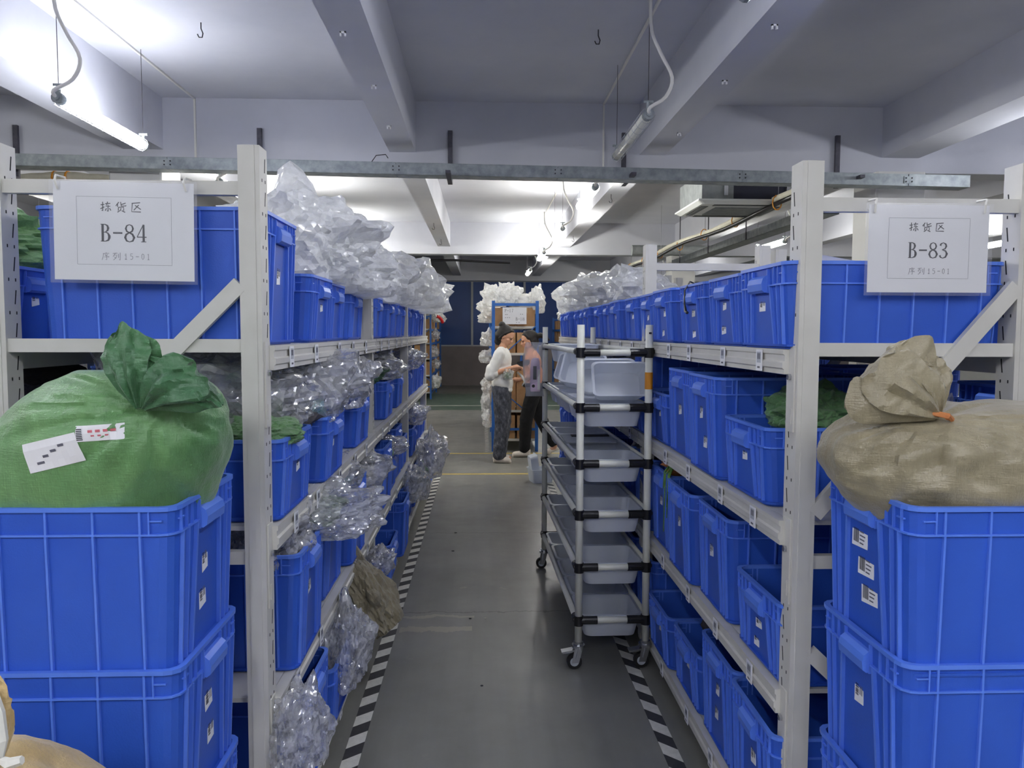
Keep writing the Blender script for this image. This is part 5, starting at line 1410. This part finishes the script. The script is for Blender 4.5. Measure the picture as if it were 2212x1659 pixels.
wd_ = MB(); wd_.tube([Wp(w1, (.185, -.02, 1.06)), Wp(w1, (.24, -.02, 1.01)), Wp(w1, (.275, -.02, .95)), Wp(w1, (.24, -.02, .90))], [.012, .016, .013, .006], 8)
tag(wd_.build('white_pouch', FLEX, smooth=True), 'white curved pouch dangling below the phone', 'pouch')
bk = MB(); bk.rings([[(p[0]*f, p[1]*f, z) for p in rrect(.075, .05, .03, 3)] for z, f in ((0, .8), (.04, 1), (.045, .9), (.01, .7))], True, True)
bo = bk.build('black_dish', BLACK, loc=(.66-.10, 9.45, .865)); tag(bo, 'small black dish held low between the two people', 'dish')

# second person, behind the cart, facing the first, stepping left
w2 = empty('person', (.64, 9.62, 0), 'person in an orange top and black trousers behind the cart, dark hair tied back', 'person', rotz=R(180))
b = Blob(); hc = Vector((.07, 0, 1.42)); T2, M2 = head(b, hc, R(14), .97)
b.cap((.02, 0, 1.25), (.05, 0, 1.37), .048, .043)
b.ell((.02, 0, 1.15), (.085, .145, .13)); b.ell((.0, 0, .98), (.08, .115, .12)); b.ell((-.01, 0, .86), (.095, .145, .10))
b.chain([(.02, -.155, 1.22), (-.02, -.185, 1.0), (.17, -.12, .93)], [.046, .036, .023]); b.chain([(.02, .155, 1.22), (.02, .195, 1.0), (.18, .10, .95)], [.046, .036, .023])
hand(b, (.175, -.12, .93), (1, .2, -.05), (0, 0, 1), .8, 1, 1); hand(b, (.185, .10, .95), (1, -.2, 0), (0, 0, 1), .7, 1, -1)
b.chain([(0, -.075, .84), (-.08, -.08, .48), (-.26, -.085, .12)], [.082, .056, .040]); b.chain([(0, .075, .84), (.10, .08, .46), (.12, .085, .09)], [.082, .056, .040])
b.cap((-.27, -.085, .09), (-.17, -.09, .03), .034, .028); b.cap((.10, .085, .05), (.24, .09, .03), .036, .028)
b.build('body', SKIN, w2, .0055, 3); face_parts(T2, .97, w2)
hr = Blob(); rot = (0, R(14), 0)
hr.ell(T2((-.034, 0, .042)), (.090, .080, .085), rot); hr.ell(T2((-.058, 0, -.012)), (.066, .082, .086), rot); hr.ell(T2((-.038, .030, .028)), (.064, .054, .066), rot); hr.ell(T2((-.038, -.030, .028)), (.064, .054, .066), rot); hr.ell(T2((.012, 0, .085)), (.050, .058, .028), rot)
for y in (-1, 1): hr.cap(T2((.03, y*.050, .085)), T2((-.01, y*.074, .035)), .016, .014); hr.cap(T2((-.015, y*.076, .03)), T2((-.04, y*.07, -.045)), .012, .016)
hr.cap(T2((-.058, 0, -.03)), T2((-.048, 0, -.085)), .066, .046); hr.cap(T2((-.03, .03, 0)), T2((-.03, .03, -.04)), .05, .035); hr.cap(T2((-.03, -.03, 0)), T2((-.03, -.03, -.04)), .05, .035)
hr.chain([T2((-.10, 0, .03)), T2((-.16, 0, .03)), T2((-.22, 0, .0)), T2((-.25, 0, -.05))], [.035, .032, .026, .012])
hr.build('hair', HAIR, w2, .006, 2, .004, 3)
sh = Blob(); sh.ell((.02, 0, 1.15), (.105, .170, .15)); sh.ell((.0, 0, 1.0), (.11, .15, .16)); sh.cap((.01, -.10, 1.255), (.01, .10, 1.255), .050, .050); sh.ell((.0, 0, .88), (.11, .155, .06))
sh.chain([(.02, -.155, 1.22), (-.01, -.178, 1.06)], [.062, .056]); sh.chain([(.02, .155, 1.22), (.02, .185, 1.06)], [.062, .056])
sh.build('orange_top', ORSH, w2, .008, 3, .006, 2)
pt = Blob(); pt.ell((-.01, 0, .85), (.112, .155, .10)); pt.chain([(0, -.075, .84), (-.08, -.08, .48), (-.24, -.085, .16)], [.095, .078, .062]); pt.chain([(0, .075, .84), (.10, .08, .46), (.12, .085, .11)], [.095, .078, .066])
pt.build('trousers', PANTS2, w2, .009, 3, .008, 4)
s2 = Blob(); s2.cap((.09, .085, .045), (.235, .09, .034), .045, .036); s2.cap((.09, .085, .075), (.12, .085, .07), .046, .042); s2.cap((.065, .085, .022), (.25, .09, .02), .024, .022); s2.build('shoe', SHOE, w2, .005, 2)
s2 = Blob(); s2.cap((-.29, -.085, .085), (-.16, -.09, .035), .030, .034); s2.cap((-.20, -.087, .03), (-.14, -.09, .025), .028, .025); s2.build('shoe', SHOE, w2, .005, 2)
